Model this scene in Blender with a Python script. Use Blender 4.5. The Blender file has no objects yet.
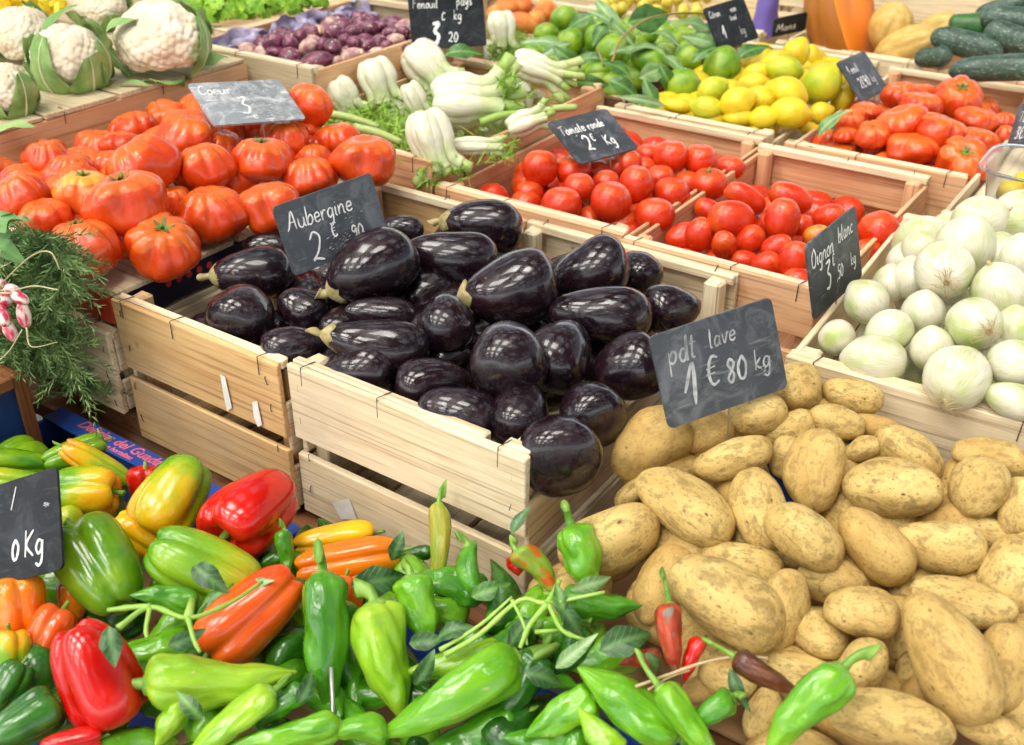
import bpy, bmesh, math, random
from mathutils import Vector, Matrix, noise, Quaternion
random.seed(7)
RND = random.Random(11)
SC = bpy.context.scene
COL = SC.collection
PI = math.pi

# ------------------------------------------------------------------ camera frame
FPX, PCX, PCY = 1045.0, 512.0, 372.5
PITCH, YAW = math.radians(31.2), math.radians(34.5)
CAM = Vector((0, 0, 1.55))
HV = Vector((-math.sin(YAW), math.cos(YAW), 0))
RV = Vector((math.cos(YAW), math.sin(YAW), 0))
FV = HV * math.cos(PITCH) + Vector((0, 0, -math.sin(PITCH)))
UV = HV * math.sin(PITCH) + Vector((0, 0, math.cos(PITCH)))

def ray(x, y):
    return FV + RV * ((x - PCX) / FPX) - UV * ((y - PCY) / FPX)

def at(x, y, z):
    """point of the photograph on the level z (metres above the ground)"""
    d = ray(x, y)
    return CAM + d * ((z - CAM.z) / d.z)

def on_heap(x, y, hz, dz=0.0):
    z = 0.95
    for _ in range(14):
        p = at(x, y, z)
        z = 0.5 * z + 0.5 * (hz(p.x, p.y) + dz)
    return at(x, y, z)

def m_per_px(p):
    return (p - CAM).dot(FV) / FPX

# ------------------------------------------------------------------ tagging
def tag(o, label=None, cat=None, group=None, kind=None):
    if label: o['label'] = label
    if cat: o['category'] = cat
    if group: o['group'] = group
    if kind: o['kind'] = kind
    return o

def link(name, me, mat=None, parent=None):
    o = bpy.data.objects.new(name, me)
    COL.objects.link(o)
    if mat is not None and me is not None and len(me.materials) == 0:
        me.materials.append(mat)
    if parent: o.parent = parent
    return o

def empty(name, loc=(0, 0, 0)):
    o = bpy.data.objects.new(name, None)
    o.location = loc
    o.empty_display_size = 0.02
    COL.objects.link(o)
    return o

# ------------------------------------------------------------------ materials
def lin(h):
    h = h.lstrip('#')
    v = [int(h[i:i + 2], 16) / 255 for i in (0, 2, 4)]
    return [c / 12.92 if c <= 0.04045 else ((c + 0.055) / 1.055) ** 2.4 for c in v]

class NT:
    def __init__(s, name):
        s.m = bpy.data.materials.new(name)
        s.m.use_nodes = True
        s.t = s.m.node_tree
        s.b = s.t.nodes['Principled BSDF']
    def n(s, typ, **kw):
        nd = s.t.nodes.new(typ)
        for k, v in kw.items():
            if k.startswith('_'): setattr(nd, k[1:], v)
            else: nd.inputs[k].default_value = v
        return nd
    def l(s, a, b): s.t.links.new(a, b)
    def coords(s, scale=(1, 1, 1), rnd=True):
        tc = s.n('ShaderNodeTexCoord')
        mp = s.n('ShaderNodeMapping')
        mp.inputs['Scale'].default_value = scale
        s.l(tc.outputs['Object'], mp.inputs['Vector'])
        if rnd:
            oi = s.n('ShaderNodeObjectInfo')
            mu = s.n('ShaderNodeMath', _operation='MULTIPLY'); mu.inputs[1].default_value = 37.0
            s.l(oi.outputs['Random'], mu.inputs[0])
            s.l(mu.outputs[0], mp.inputs['Location'])
        return mp.outputs['Vector']
    def noise(s, vec, scale, detail=3, rough=0.55, dist=0.0):
        nd = s.n('ShaderNodeTexNoise', Scale=scale, Detail=detail, Roughness=rough, Distortion=dist)
        s.l(vec, nd.inputs['Vector'])
        return nd.outputs['Fac']
    def ramp(s, fac, stops, interp='LINEAR'):
        r = s.n('ShaderNodeValToRGB')
        r.color_ramp.interpolation = interp
        el = r.color_ramp.elements
        while len(el) < len(stops): el.new(0.5)
        for e, (p, c) in zip(el, stops):
            e.position = p
            e.color = (*c, 1) if len(c) == 3 else c
        s.l(fac, r.inputs['Fac'])
        return r.outputs['Color']
    def mix(s, fac, a, b, mode='MIX'):
        m = s.n('ShaderNodeMix', _data_type='RGBA', _blend_type=mode)
        for key, v in ((0, fac), (6, a), (7, b)):
            if isinstance(v, bpy.types.NodeSocket): s.l(v, m.inputs[key])
            elif key == 0: m.inputs[0].default_value = v
            else: m.inputs[key].default_value = (*v, 1)
        return m.outputs[2]
    def bump(s, fac, strength=0.2, dist=0.002):
        b = s.n('ShaderNodeBump', Strength=strength, Distance=dist)
        s.l(fac, b.inputs['Height'])
        s.l(b.outputs['Normal'], s.b.inputs['Normal'])
    def out(s, col, rough=0.4, coat=0.0, sss=0.0, spec=0.5):
        if isinstance(col, bpy.types.NodeSocket): s.l(col, s.b.inputs['Base Color'])
        else: s.b.inputs['Base Color'].default_value = (*col, 1)
        if isinstance(rough, bpy.types.NodeSocket): s.l(rough, s.b.inputs['Roughness'])
        else: s.b.inputs['Roughness'].default_value = rough
        s.b.inputs['Coat Weight'].default_value = coat
        s.b.inputs['Coat Roughness'].default_value = 0.06
        s.b.inputs['Specular IOR Level'].default_value = spec
        return s.m

MATS = {}
def speckled(name, c1, c2, scale=2.0, rough=0.3, coat=0.0, bump=0.0, bscale=30, detail=3, lo=0.35, hi=0.65, spec=0.5, specks=None):
    n = NT(name)
    v = n.coords()
    col = n.ramp(n.noise(v, scale, detail), [(lo, lin(c1)), (hi, lin(c2))])
    if specks:
        f = n.ramp(n.noise(v, specks[1], 2), [(specks[2], (0, 0, 0)), (specks[2] + 0.06, (1, 1, 1))])
        col = n.mix(f, col, lin(specks[0]))
    r = n.ramp(n.noise(v, scale * 2.3, 3), [(0.3, (rough * 0.75,) * 3), (0.7, (rough * 1.35,) * 3)])
    if bump: n.bump(n.noise(v, bscale, 4), bump, 0.0015 if bscale > 5 else 0.006)
    MATS[name] = n.out(col, r, coat, spec=spec)
    return MATS[name]

def wood(name, c1, c2, axis, dark='#6b4a2c', rough=0.7):
    n = NT(name)
    sc = [70, 70, 70]; sc[axis] = 3.0
    v = n.coords(tuple(sc))
    g = n.noise(v, 1.0, 5, 0.65, 0.9)
    col = n.ramp(g, [(0.30, lin(c1)), (0.55, lin(c2)), (0.70, lin(c1))])
    # broad stains and weathering, different on every board
    sc2 = [11, 11, 11]; sc2[axis] = 2.2
    blot = n.ramp(n.noise(n.coords(tuple(sc2)), 1.0, 5, 0.65), [(0.48, (0, 0, 0)), (0.72, (0.55, 0.55, 0.55))])
    col = n.mix(blot, col, lin(dark))
    grey = n.ramp(n.noise(n.coords((5, 5, 5)), 1.0, 4), [(0.5, (0, 0, 0)), (0.7, (0.35, 0.35, 0.35))])
    col = n.mix(grey, col, lin('#b8ab94'))
    sc3 = [240, 240, 240]; sc3[axis] = 4
    fine = n.ramp(n.noise(n.coords(tuple(sc3)), 1, 3), [(0.33, (0.42, 0.34, 0.26)), (0.46, (1, 1, 1))])
    col = n.mix(0.6, col, fine, 'MULTIPLY')
    sc4 = [38, 38, 38]; sc4[axis] = 16
    kn = n.ramp(n.noise(n.coords(tuple(sc4)), 1, 1), [(0.765, (0, 0, 0)), (0.80, (0.75, 0.75, 0.75))])
    col = n.mix(kn, col, lin('#5a3a1e'))
    n.bump(g, 0.5, 0.0012)
    MATS[name] = n.out(col, rough, spec=0.25)
    return MATS[name]

for ax, s in enumerate('xyz'):
    wood('wood_pale_' + s, '#dac199', '#f1e0bc', ax, '#b39468')
    wood('wood_tan_' + s, '#cd9f68', '#e3bd86', ax, '#a87844')
    wood('wood_salmon_' + s, '#d29a6c', '#e8bb90', ax, '#b87a50')
    wood('wood_grey_' + s, '#b9a582', '#d6c6a0', ax, '#93805f')
    wood('wood_brown_' + s, '#6b4226', '#8a5a36', ax, '#4a2c18')

n = NT('aubergine_skin')
v = n.coords()
c = n.ramp(n.noise(v, 1.1, 3), [(0.32, (0.006, 0.003, 0.006)), (0.72, (0.020, 0.0065, 0.010))])
sc_ = n.ramp(n.noise(v, 5.5, 2, 0.5, 0.4), [(0.735, (0, 0, 0)), (0.77, (0.75, 0.75, 0.75))])
c = n.mix(sc_, c, lin('#8a6a3c'))
dust = n.ramp(n.noise(v, 3.0, 8, 0.8), [(0.52, (0, 0, 0)), (0.68, (0.12, 0.12, 0.12))])
c = n.mix(dust, c, (0.35, 0.33, 0.33))
r = n.ramp(n.noise(v, 1.7, 5, 0.65), [(0.38, (0.14,) * 3), (0.66, (0.42,) * 3)])
n.bump(n.noise(v, 2.6, 3, 0.5), 0.22, 0.005)
MATS['aubergine'] = n.out(c, r, 0.5, spec=0.35)

def tomato_mat(name, c1, c2, c3):
    n = NT(name)
    v = n.coords()
    c = n.ramp(n.noise(v, 1.2, 2), [(0.3, lin(c1)), (0.7, lin(c2))])
    # paler and yellower round the stem
    tc = n.n('ShaderNodeTexCoord')
    sx = n.n('ShaderNodeSeparateXYZ'); n.l(tc.outputs['Object'], sx.inputs[0])
    ad = n.n('ShaderNodeMath', _operation='ADD'); n.l(sx.outputs['Z'], ad.inputs[0])
    mu = n.n('ShaderNodeMath', _operation='MULTIPLY'); n.l(n.noise(v, 2.0, 3), mu.inputs[0]); mu.inputs[1].default_value = 0.8
    n.l(mu.outputs[0], ad.inputs[1])
    f = n.ramp(ad.outputs[0], [(0.95, (0, 0, 0)), (1.45 if False else 1.0, (0.5, 0.5, 0.5))])
    c = n.mix(f, c, lin(c3))
    r = n.ramp(n.noise(v, 3, 3), [(0.3, (0.22,) * 3), (0.7, (0.40,) * 3)])
    n.bump(n.noise(v, 2.5, 2), 0.12, 0.004)
    MATS[name] = n.out(c, r, 0.12, spec=0.5)
    n.b.inputs['Subsurface Weight'].default_value = 0.0
    return MATS[name]
tomato_mat('tomato_beef', '#c8380a', '#dc4f14', '#de7a2a')
tomato_mat('tomato_round', '#c42a09', '#d53c10', '#da5c1a')
tomato_mat('tomato_yellowing', '#d8511a', '#e0952c', '#d8c042')

speckled('leaf_star', '#4c6a24', '#6f8a3a', 3, 0.6)
speckled('stem_dry', '#8d8350', '#b8a878', 4, 0.7, bump=0.3)
speckled('stem_green', '#4f8420', '#86ac44', 2, 0.45, bump=0.3, bscale=6)
speckled('pepper_green', '#3f7f10', '#83a81c', 0.9, 0.2, 0.3, bump=0.12, bscale=3)
speckled('pepper_dark', '#1d4c10', '#37761c', 1.0, 0.22, 0.3, bump=0.12, bscale=3)
speckled('pepper_red', '#b50b06', '#d01a0c', 1.0, 0.2, 0.3, bump=0.10, bscale=3)
speckled('pepper_orange', '#e0690c', '#ee8a10', 0.8, 0.2, 0.3, bump=0.10, bscale=3)
speckled('pepper_yellow', '#efa606', '#f6c016', 0.8, 0.2, 0.3, bump=0.10, bscale=3)
def turning(name, cols, lo, hi):
    n = NT(name); v = n.coords(); tc = n.n('ShaderNodeTexCoord')
    sx = n.n('ShaderNodeSeparateXYZ'); n.l(tc.outputs['Object'], sx.inputs[0])
    m = n.n('ShaderNodeMath', _operation='MULTIPLY_ADD'); n.l(sx.outputs['Z'], m.inputs[0]); m.inputs[1].default_value = .34; 
    m2 = n.n('ShaderNodeMath', _operation='MULTIPLY_ADD'); n.l(n.noise(v, .8, 2), m2.inputs[0]); m2.inputs[1].default_value = .9; m2.inputs[2].default_value = .05
    n.l(m2.outputs[0], m.inputs[2])
    k = len(cols)
    c = n.ramp(m.outputs[0], [(lo + (hi - lo) * i / (k - 1), lin(h)) for i, h in enumerate(cols)])
    n.bump(n.noise(v, 3, 3), .12, .005)
    MATS[name] = n.out(c, n.ramp(n.noise(v, 2, 3), [(.3, (.2,) * 3), (.7, (.34,) * 3)]), .25)
turning('pepper_turning', ['#4f8a12', '#86aa18', '#d8b414', '#ea9a0e', '#e87a0c'], .24, 1.0)
turning('pepper_halfgreen', ['#4c8a14', '#7fae1e', '#a8b824', '#d2be2a'], .2, .95)
speckled('pepper_redorange', '#d8440c', '#e7661a', 0.8, 0.2, 0.3, bump=0.10, bscale=3)
speckled('chili_green', '#54981a', '#78b420', 0.9, 0.2, 0.3, bump=0.16, bscale=4, specks=('#9aa84a', 5, 0.66))
speckled('chili_bright', '#7bb01e', '#a0c632', 0.9, 0.2, 0.3, bump=0.16, bscale=4, specks=('#c0b860', 6, 0.68))
speckled('chili_mid', '#347412', '#54981c', 0.9, 0.2, 0.3, bump=0.16, bscale=4)
speckled('chili_red', '#8d2a14', '#b9441f', 1.0, 0.35, 0.1, bump=0.3, bscale=3, specks=('#77705c', 2.4, 0.6))
speckled('chili_brown', '#3a1a10', '#6b3a1a', 1.0, 0.3, 0.1, bump=0.3, bscale=3)
speckled('chili_turning', '#7f9a2a', '#c2601c', 1.3, 0.3, 0.1, lo=0.45, hi=0.55)
speckled('chili_olive', '#7f9a24', '#a39a2e', 1.2, 0.25, 0.2, bump=0.2, bscale=3)
speckled('leaf_dark', '#1f431a', '#3c6830', 14, 0.45, bump=0.3, bscale=60)
speckled('leaf_lime', '#245214', '#4a7d2c', 12, 0.4, bump=0.2, bscale=60)
speckled('leaf_pale', '#567f42', '#86a868', 14, 0.45, bump=0.2, bscale=60)
speckled('twig', '#7d7a3e', '#9c7c50', 2, 0.7)
speckled('vine', '#7fae3c', '#a5c45c', 2, 0.5)
speckled('lime_skin', '#588c16', '#93b02a', 1.3, 0.32, 0.1, bump=0.35, bscale=26)
speckled('lemon_skin', '#d8b90c', '#eed52a', 1.0, 0.35, 0.1, bump=0.4, bscale=24)
speckled('lemon_green', '#a5b81c', '#d5c92a', 1.0, 0.35, 0.1, bump=0.4, bscale=24)
speckled('peach_skin', '#d95a2a', '#eca044', 0.9, 0.55)
speckled('melon_skin', '#c8a252', '#dcbc70', 3, 0.6, bump=0.4, bscale=25)
speckled('courgette_skin', '#263b2e', '#4a6252', 2.6, 0.42, bump=0.3, bscale=14, specks=('#8a9c8c', 9, 0.60))
speckled('courgette_bright', '#26521e', '#3f7434', 2.2, 0.35, bump=0.2, bscale=14)
speckled('pumpkin_skin', '#a4601a', '#c07a28', 1.6, 0.45, 0.05, bump=0.2, bscale=8)
speckled('pumpkin_flesh', '#ee7a14', '#f58c22', 2.5, 0.55, bump=0.3, bscale=30)
speckled('pumpkin_core', '#d85a10', '#ec7c1a', 6, 0.6, bump=0.5, bscale=18)
speckled('turnip_purple', '#451428', '#8a4660', 1.6, 0.33, 0.15, bump=0.2, bscale=6, specks=('#d0b0a4', 2.6, 0.62))
speckled('turnip_pale', '#8d5464', '#d8b8a0', 1.2, 0.4, 0.1, bump=0.2, bscale=6)
speckled('cut_end', '#d4b384', '#e8cfa6', 3, 0.6)
speckled('fennel_white', '#e0e3c2', '#f4f2e2', 1.2, 0.38, 0.05, bump=0.2, bscale=6)
speckled('fennel_stalk', '#8fb04c', '#bccb84', 1.2, 0.4, bump=0.2, bscale=8)
speckled('fennel_frond', '#6f9c2a', '#9ac24a', 2, 0.6)
speckled('cauli_curd', '#dccdae', '#eee4cc', 1.6, 0.85, bump=0.4, bscale=24)
speckled('cauli_leaf', '#6a9648', '#9dbd74', 1.6, 0.55, bump=0.35, bscale=7)
speckled('cauli_rib', '#c3d49c', '#dbe3bc', 2, 0.5)
speckled('lettuce_leaf', '#6aa81c', '#a4d03c', 3, 0.5)
speckled('rosemary_needle', '#476832', '#88a666', 30, 0.6)
speckled('radish_root', '#d03a5c', '#e6dcd0', 0.9, 0.3, 0.1, lo=0.42, hi=0.56)
speckled('radish_tail', '#b5a97e', '#cfc49c', 2, 0.6)
speckled('radish_leaf', '#4f7f3c', '#7da668', 2, 0.5, bump=0.4, bscale=8)
speckled('grape_skin', '#c2a824', '#dccb52', 1.2, 0.4)
speckled('yellow_pack', '#e8c40c', '#f2d930', 2, 0.4)
speckled('root_hair', '#a98d5c', '#cdb88c', 2, 0.8)
speckled('staple_wire', '#3c352c', '#5a5044', 2, 0.45)
speckled('slate', '#34383d', '#4c5157', 7, 0.5, spec=0.5)
def slate(name, c1, c2, dust, amt, spec):
    n = NT(name); v = n.coords((1, 1, 1))
    c = n.ramp(n.noise(v, 9, 4), [(.35, lin(c1)), (.65, lin(c2))])
    f = n.ramp(n.noise(v, 28, 6, .7, 1.2), [(.48, (0, 0, 0)), (.75, (amt,) * 3)])
    c = n.mix(f, c, lin(dust))
    f2 = n.ramp(n.noise(n.coords((30, 200, 30)), 1, 3), [(.62, (0, 0, 0)), (.72, (amt * .8,) * 3)])
    c = n.mix(f2, c, lin(dust))
    n.bump(n.noise(v, 60, 4), .15, .0008)
    MATS[name] = n.out(c, .5, spec=spec)
speckled('slate_sheen', '#6f767a', '#9aa0a2', 9, 0.5)
speckled('slate_dark', '#1d1f22', '#2b2e32', 7, 0.6, spec=0.15)
speckled('chalk', '#d8dad8', '#f2f2f0', 90, 0.9)
speckled('chalk_faint', '#8d9294', '#c4c8c8', 90, 0.9)
speckled('brush_paint', '#161210', '#2a2420', 4, 0.6)
speckled('card_blue', '#1b3f93', '#2a55b0', 8, 0.45)
speckled('card_navy', '#121830', '#1c2340', 6, 0.45)
speckled('card_red', '#c43a24', '#d64c30', 6, 0.5)
speckled('card_brown', '#a07a50', '#b98f60', 6, 0.8)
speckled('print_pink', '#e0607c', '#ee7c90', 6, 0.6)
speckled('print_red', '#d4343c', '#e04a4a', 6, 0.6)
speckled('crate_blue', '#10356c', '#1d4a86', 4, 0.4)
speckled('film_purple', '#857d9c', '#b9b2c8', 30, 0.25)
speckled('paper_white', '#e4e0d6', '#f2efe6', 60, 0.85)
speckled('shelf_dark', '#2c2018', '#46341f', 4, 0.7)
speckled('light_mask_board', '#857c70', '#988f82', 1, 0.8)  # for the added overhead sheet that shapes the light
speckled('concrete', '#5c5a56', '#73706a', 3, 0.85, bump=0.3)
speckled('purple_paper', '#5c4a9a', '#7d6cb8', 3, 0.6)
speckled('metal_wire', '#9a9a98', '#b8b8b4', 4, 0.35)
MATS['metal_wire'].node_tree.nodes['Principled BSDF'].inputs['Metallic'].default_value = 0.8

slate('slate', '#33373c', '#494e54', '#a0a6a8', .35, .4)
slate('slate_dark', '#1d1f22', '#2b2e32', '#777c7e', .22, .15)
slate('slate_sheen', '#6f767a', '#8f9598', '#e4e6e6', .85, .5)  # Coeur slate: sky sheen put into the paler colour, chalk dust over it

n = NT('potato_skin')
v = n.coords()
c = n.ramp(n.noise(v, 1.0, 3), [(0.3, lin('#c4a25e')), (0.7, lin('#e2c880'))])
bl = n.ramp(n.noise(v, 2.4, 7, 0.75, 0.5), [(0.49, (0, 0, 0)), (0.60, (0.68, 0.68, 0.68))])
c = n.mix(bl, c, lin('#86703f'))
ds = n.ramp(n.noise(v, 8.0, 8, 0.85), [(0.54, (0, 0, 0)), (0.61, (0.8, 0.8, 0.8))])
c = n.mix(ds, c, lin('#66502f'))
vo = n.n('ShaderNodeTexVoronoi', Scale=2.1); n.l(v, vo.inputs['Vector'])
ey = n.ramp(vo.outputs['Distance'], [(0.05, (0.9, 0.9, 0.9)), (0.12, (0, 0, 0))])
c = n.mix(ey, c, lin('#4a3620'))
oi = n.n('ShaderNodeObjectInfo')
c = n.mix(n.ramp(oi.outputs['Random'], [(0.0, (0, 0, 0)), (0.6, (0.1, 0.1, 0.1)), (1, (0.6, 0.6, 0.6))]), c, lin('#b38c48'))
hsum = n.mix(0.35, n.noise(v, 7, 6, 0.65), ey, 'SUBTRACT')
n.bump(hsum, 0.5, 0.003)
MATS['potato'] = n.out(c, 0.65, spec=0.3)

n = NT('onion_skin')
tc = n.n('ShaderNodeTexCoord')
v = n.coords()
sx = n.n('ShaderNodeSeparateXYZ'); n.l(tc.outputs['Object'], sx.inputs[0])
an = n.n('ShaderNodeMath', _operation='ARCTAN2'); n.l(sx.outputs['Y'], an.inputs[0]); n.l(sx.outputs['X'], an.inputs[1])
cmb = n.n('ShaderNodeCombineXYZ'); 
m1 = n.n('ShaderNodeMath', _operation='MULTIPLY'); n.l(an.outputs[0], m1.inputs[0]); m1.inputs[1].default_value = 9.0
n.l(m1.outputs[0], cmb.inputs['X']); n.l(sx.outputs['Z'], cmb.inputs['Y'])
st = n.noise(cmb.outputs[0], 2.2, 3)
c = n.ramp(n.noise(v, 0.75, 2), [(0.46, lin('#dad4bd')), (0.72, lin('#a9b966'))])
c = n.mix(n.ramp(st, [(0.48, (0, 0, 0)), (0.68, (0.45, 0.45, 0.45))]), c, lin('#98a058'))
rt = n.ramp(sx.outputs['Z'], [(0.0, (0.8, 0.8, 0.8)), (0.08, (0, 0, 0))])
n.bump(st, 0.12, 0.002)
MATS['onion'] = n.out(c, 0.28, 0.25, spec=0.5)

n = NT('fennel_bulb_skin')
tc = n.n('ShaderNodeTexCoord'); v = n.coords()
sx = n.n('ShaderNodeSeparateXYZ'); n.l(tc.outputs['Object'], sx.inputs[0])
an = n.n('ShaderNodeMath', _operation='ARCTAN2'); n.l(sx.outputs['Y'], an.inputs[0]); n.l(sx.outputs['X'], an.inputs[1])
m1 = n.n('ShaderNodeMath', _operation='MULTIPLY'); n.l(an.outputs[0], m1.inputs[0]); m1.inputs[1].default_value = 6.0
cmb = n.n('ShaderNodeCombineXYZ'); n.l(m1.outputs[0], cmb.inputs['X']); n.l(sx.outputs['Z'], cmb.inputs['Y'])
st = n.noise(cmb.outputs[0], 2.0, 4)
c = n.ramp(st, [(0.42, lin('#e2deca')), (0.62, lin('#d2d6ac')), (0.76, lin('#b0c274'))])
ad = n.n('ShaderNodeMath', _operation='ADD'); n.l(sx.outputs['Z'], ad.inputs[0]); n.l(n.noise(v, 1.5, 3), ad.inputs[1])
gm = n.ramp(ad.outputs[0], [(0.75, (0, 0, 0)), (1.0, (0.55, 0.55, 0.55))])
c = n.mix(gm, c, lin('#a9c06a'))
br = n.ramp(n.noise(v, 1.3, 4), [(0.62, (0, 0, 0)), (0.72, (0.35, 0.35, 0.35))])
c = n.mix(br, c, lin('#d6c48a'))
n.bump(st, 0.35, 0.004)
MATS['fennel_bulb'] = n.out(c, 0.4, 0.05)

def leaf_mat(name, c1, c2, vein):
    n = NT(name + '_veined')
    v = n.coords((1, 1, 1))
    c = n.ramp(n.noise(v, 60, 4), [(0.35, lin(c1)), (0.65, lin(c2))])
    tc = n.n('ShaderNodeTexCoord'); sx = n.n('ShaderNodeSeparateXYZ'); n.l(tc.outputs['Object'], sx.inputs[0])
    ab = n.n('ShaderNodeMath', _operation='ABSOLUTE'); n.l(sx.outputs['X'], ab.inputs[0])
    mid = n.ramp(ab.outputs[0], [(0.0006, (1, 1, 1)), (0.0014, (0, 0, 0))])
    mm = n.n('ShaderNodeMath', _operation='MULTIPLY'); n.l(ab.outputs[0], mm.inputs[0]); mm.inputs[1].default_value = -0.9
    ad = n.n('ShaderNodeMath', _operation='ADD'); n.l(mm.outputs[0], ad.inputs[0]); n.l(sx.outputs['Y'], ad.inputs[1])
    m2 = n.n('ShaderNodeMath', _operation='MULTIPLY'); n.l(ad.outputs[0], m2.inputs[0]); m2.inputs[1].default_value = 150.0
    fr = n.n('ShaderNodeMath', _operation='FRACT'); n.l(m2.outputs[0], fr.inputs[0])
    sv = n.ramp(fr.outputs[0], [(0.0, (0.6, 0.6, 0.6)), (0.18, (0, 0, 0)), (0.9, (0, 0, 0)), (1.0, (0.6, 0.6, 0.6))])
    c = n.mix(sv, c, lin(vein)); c = n.mix(mid, c, lin(vein))
    n.bump(sv, 0.4, 0.001)
    MATS[name] = n.out(c, 0.42, 0.1)
leaf_mat('leaf_lime', '#214c12', '#46782a', '#6f9c48')
leaf_mat('leaf_pale', '#4f783c', '#7a9c5c', '#9cb880')
leaf_mat('leaf_dark', '#1d3f18', '#38622c', '#5a8248')
n = NT('clear_plastic')
n.b.inputs['Transmission Weight'].default_value = 0.9
n.b.inputs['IOR'].default_value = 1.15
MATS['clear_plastic'] = n.out((0.9, 0.92, 0.9), 0.12)

# ------------------------------------------------------------------ mesh helpers
def pydata(name, verts, faces, mat=None, smooth=True):
    me = bpy.data.meshes.new(name)
    me.from_pydata([tuple(v) for v in verts], [], faces)
    if smooth and len(me.polygons): me.polygons.foreach_set('use_smooth', [True] * len(me.polygons))
    me.update()
    if mat: me.materials.append(MATS[mat] if isinstance(mat, str) else mat)
    return me

def rev(name, nt, nz, f, mat=None):
    """closed surface: f(theta, s) for s in (0..1), both ends closed to a point"""
    V = []; Fc = []
    for j in range(1, nz):
        for i in range(nt):
            V.append(f(2 * PI * i / nt, j / nz))
    V.append(f(0, 0.0)); V.append(f(0, 1.0))
    b, t = len(V) - 2, len(V) - 1
    for j in range(nz - 2):
        for i in range(nt):
            a0 = j * nt + i; a1 = j * nt + (i + 1) % nt
            Fc.append((a0, a1, a1 + nt, a0 + nt))
    for i in range(nt):
        Fc.append((b, (i + 1) % nt, i))
        k = (nz - 2) * nt
        Fc.append((t, k + i, k + (i + 1) % nt))
    return pydata(name, V, Fc, mat)

def nz3(x, y, z, s, seed):
    return noise.noise(Vector((x * s + seed * 13.7, y * s - seed * 7.1, z * s + seed * 3.3)))

class MB:
    """collects boxes, tubes and sheets into one mesh"""
    def __init__(s): s.V = []; s.F = []
    def add(s, V, F):
        k = len(s.V)
        s.V += [Vector(v) for v in V]
        s.F += [tuple(i + k for i in f) for f in F]
    def box(s, a, b, bev=0.0015, jit=0.0):
        lo = [min(a[i], b[i]) for i in range(3)]; hi = [max(a[i], b[i]) for i in range(3)]
        bev = min(bev, *[(hi[i] - lo[i]) * 0.3 for i in range(3)])
        bm = bmesh.new()
        bmesh.ops.create_cube(bm, size=1)
        for v in bm.verts:
            v.co = Vector([lo[i] if v.co[i] < 0 else hi[i] for i in range(3)])
            if jit: v.co += Vector([RND.uniform(-jit, jit) for _ in range(3)])
        if bev > 0: bmesh.ops.bevel(bm, geom=bm.edges[:], offset=bev, segments=1, affect='EDGES')
        bm.verts.index_update()
        s.add([v.co.copy() for v in bm.verts], [[v.index for v in f.verts] for f in bm.faces])
        bm.free()
        return s
    def tube(s, pts, r, k=8, caps=True):
        pts = [Vector(p) for p in pts]
        if not hasattr(r, '__len__'): r = [r] * len(pts)
        V = []; F = []
        d0 = (pts[1] - pts[0]).normalized()
        up = Vector((0, 0, 1)) if abs(d0.z) < 0.9 else Vector((1, 0, 0))
        x = d0.cross(up).normalized()
        for i, p in enumerate(pts):
            d = (pts[min(i + 1, len(pts) - 1)] - pts[max(i - 1, 0)]).normalized()
            x = (x - d * x.dot(d)).normalized(); y = d.cross(x)
            for j in range(k):
                a = 2 * PI * j / k
                V.append(p + (x * math.cos(a) + y * math.sin(a)) * r[i])
        for i in range(len(pts) - 1):
            for j in range(k):
                a0 = i * k + j; a1 = i * k + (j + 1) % k
                F.append((a0, a1, a1 + k, a0 + k))
        if caps:
            F.append(tuple(reversed(range(k)))); F.append(tuple(range((len(pts) - 1) * k, len(pts) * k)))
        s.add(V, F)
        return s
    def mesh(s, name, mat=None, smooth=False):
        return pydata(name, s.V, s.F, mat, smooth)
    def build(s, name, mat, parent=None, smooth=False):
        return link(name, s.mesh(name, mat, smooth), None, parent)

def catmull(P, n=6):
    P = [Vector(p) for p in P]
    if len(P) < 3: return P
    Q = [P[0] * 2 - P[1]] + P + [P[-1] * 2 - P[-2]]
    out = []
    for i in range(1, len(Q) - 2):
        a, b, c, d = Q[i - 1:i + 3]
        for k in range(n):
            t = k / n
            out.append(0.5 * ((2 * b) + (c - a) * t + (2 * a - 5 * b + 4 * c - d) * t * t + (3 * b - a - 3 * c + d) * t ** 3))
    out.append(P[-1])
    return out

# ------------------------------------------------------------------ vegetable meshes (unit size, stem end along +Z)
PROTO = {}
def proto(kind, meshes, parts=()):
    PROTO[kind] = (meshes, parts)

def eggplant_mesh(seed):
    bend = RND.uniform(-0.16, 0.16); nar = RND.uniform(0.14, 0.30); pw = RND.uniform(2.2, 2.6)
    def f(t, s):
        z = -math.cos(PI * s)
        r = (max(0, 1 - abs(z) ** pw)) ** (1 / 2.05) * (1 - nar * (z + 0.15))
        x, y = r * math.cos(t), r * math.sin(t)
        k = 1 + 0.07 * nz3(x, y, z, 1.2, seed)
        return (x * k + bend * (1 - z * z) , y * k, z + 0.03 * nz3(x, y, z, 2, seed + 5))
    return rev('eggplant_fruit', 26, 20, f, 'aubergine')

def calyx_mesh():
    def f(t, s):
        ph = s * PI
        if s < 0.5:   # outer side, from skirt to the top
            q = s / 0.5
            lobe = 0.5 + 0.5 * math.cos(5 * t)
            r = (0.52 + 0.13 * lobe) * (1 - q) + 0.13 * q
            z = 0.80 - 0.16 * lobe * (1 - q) ** 2 + 0.24 * q ** 0.7
            if s == 0: return (0, 0, 0.7)
        else:
            q = (s - 0.5) / 0.5
            r = 0.13 * (1 - q); z = 1.04 + 0.03 * q
        return (r * math.cos(t), r * math.sin(t), z)
    return rev('calyx', 20, 10, f, 'stem_dry')

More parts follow.
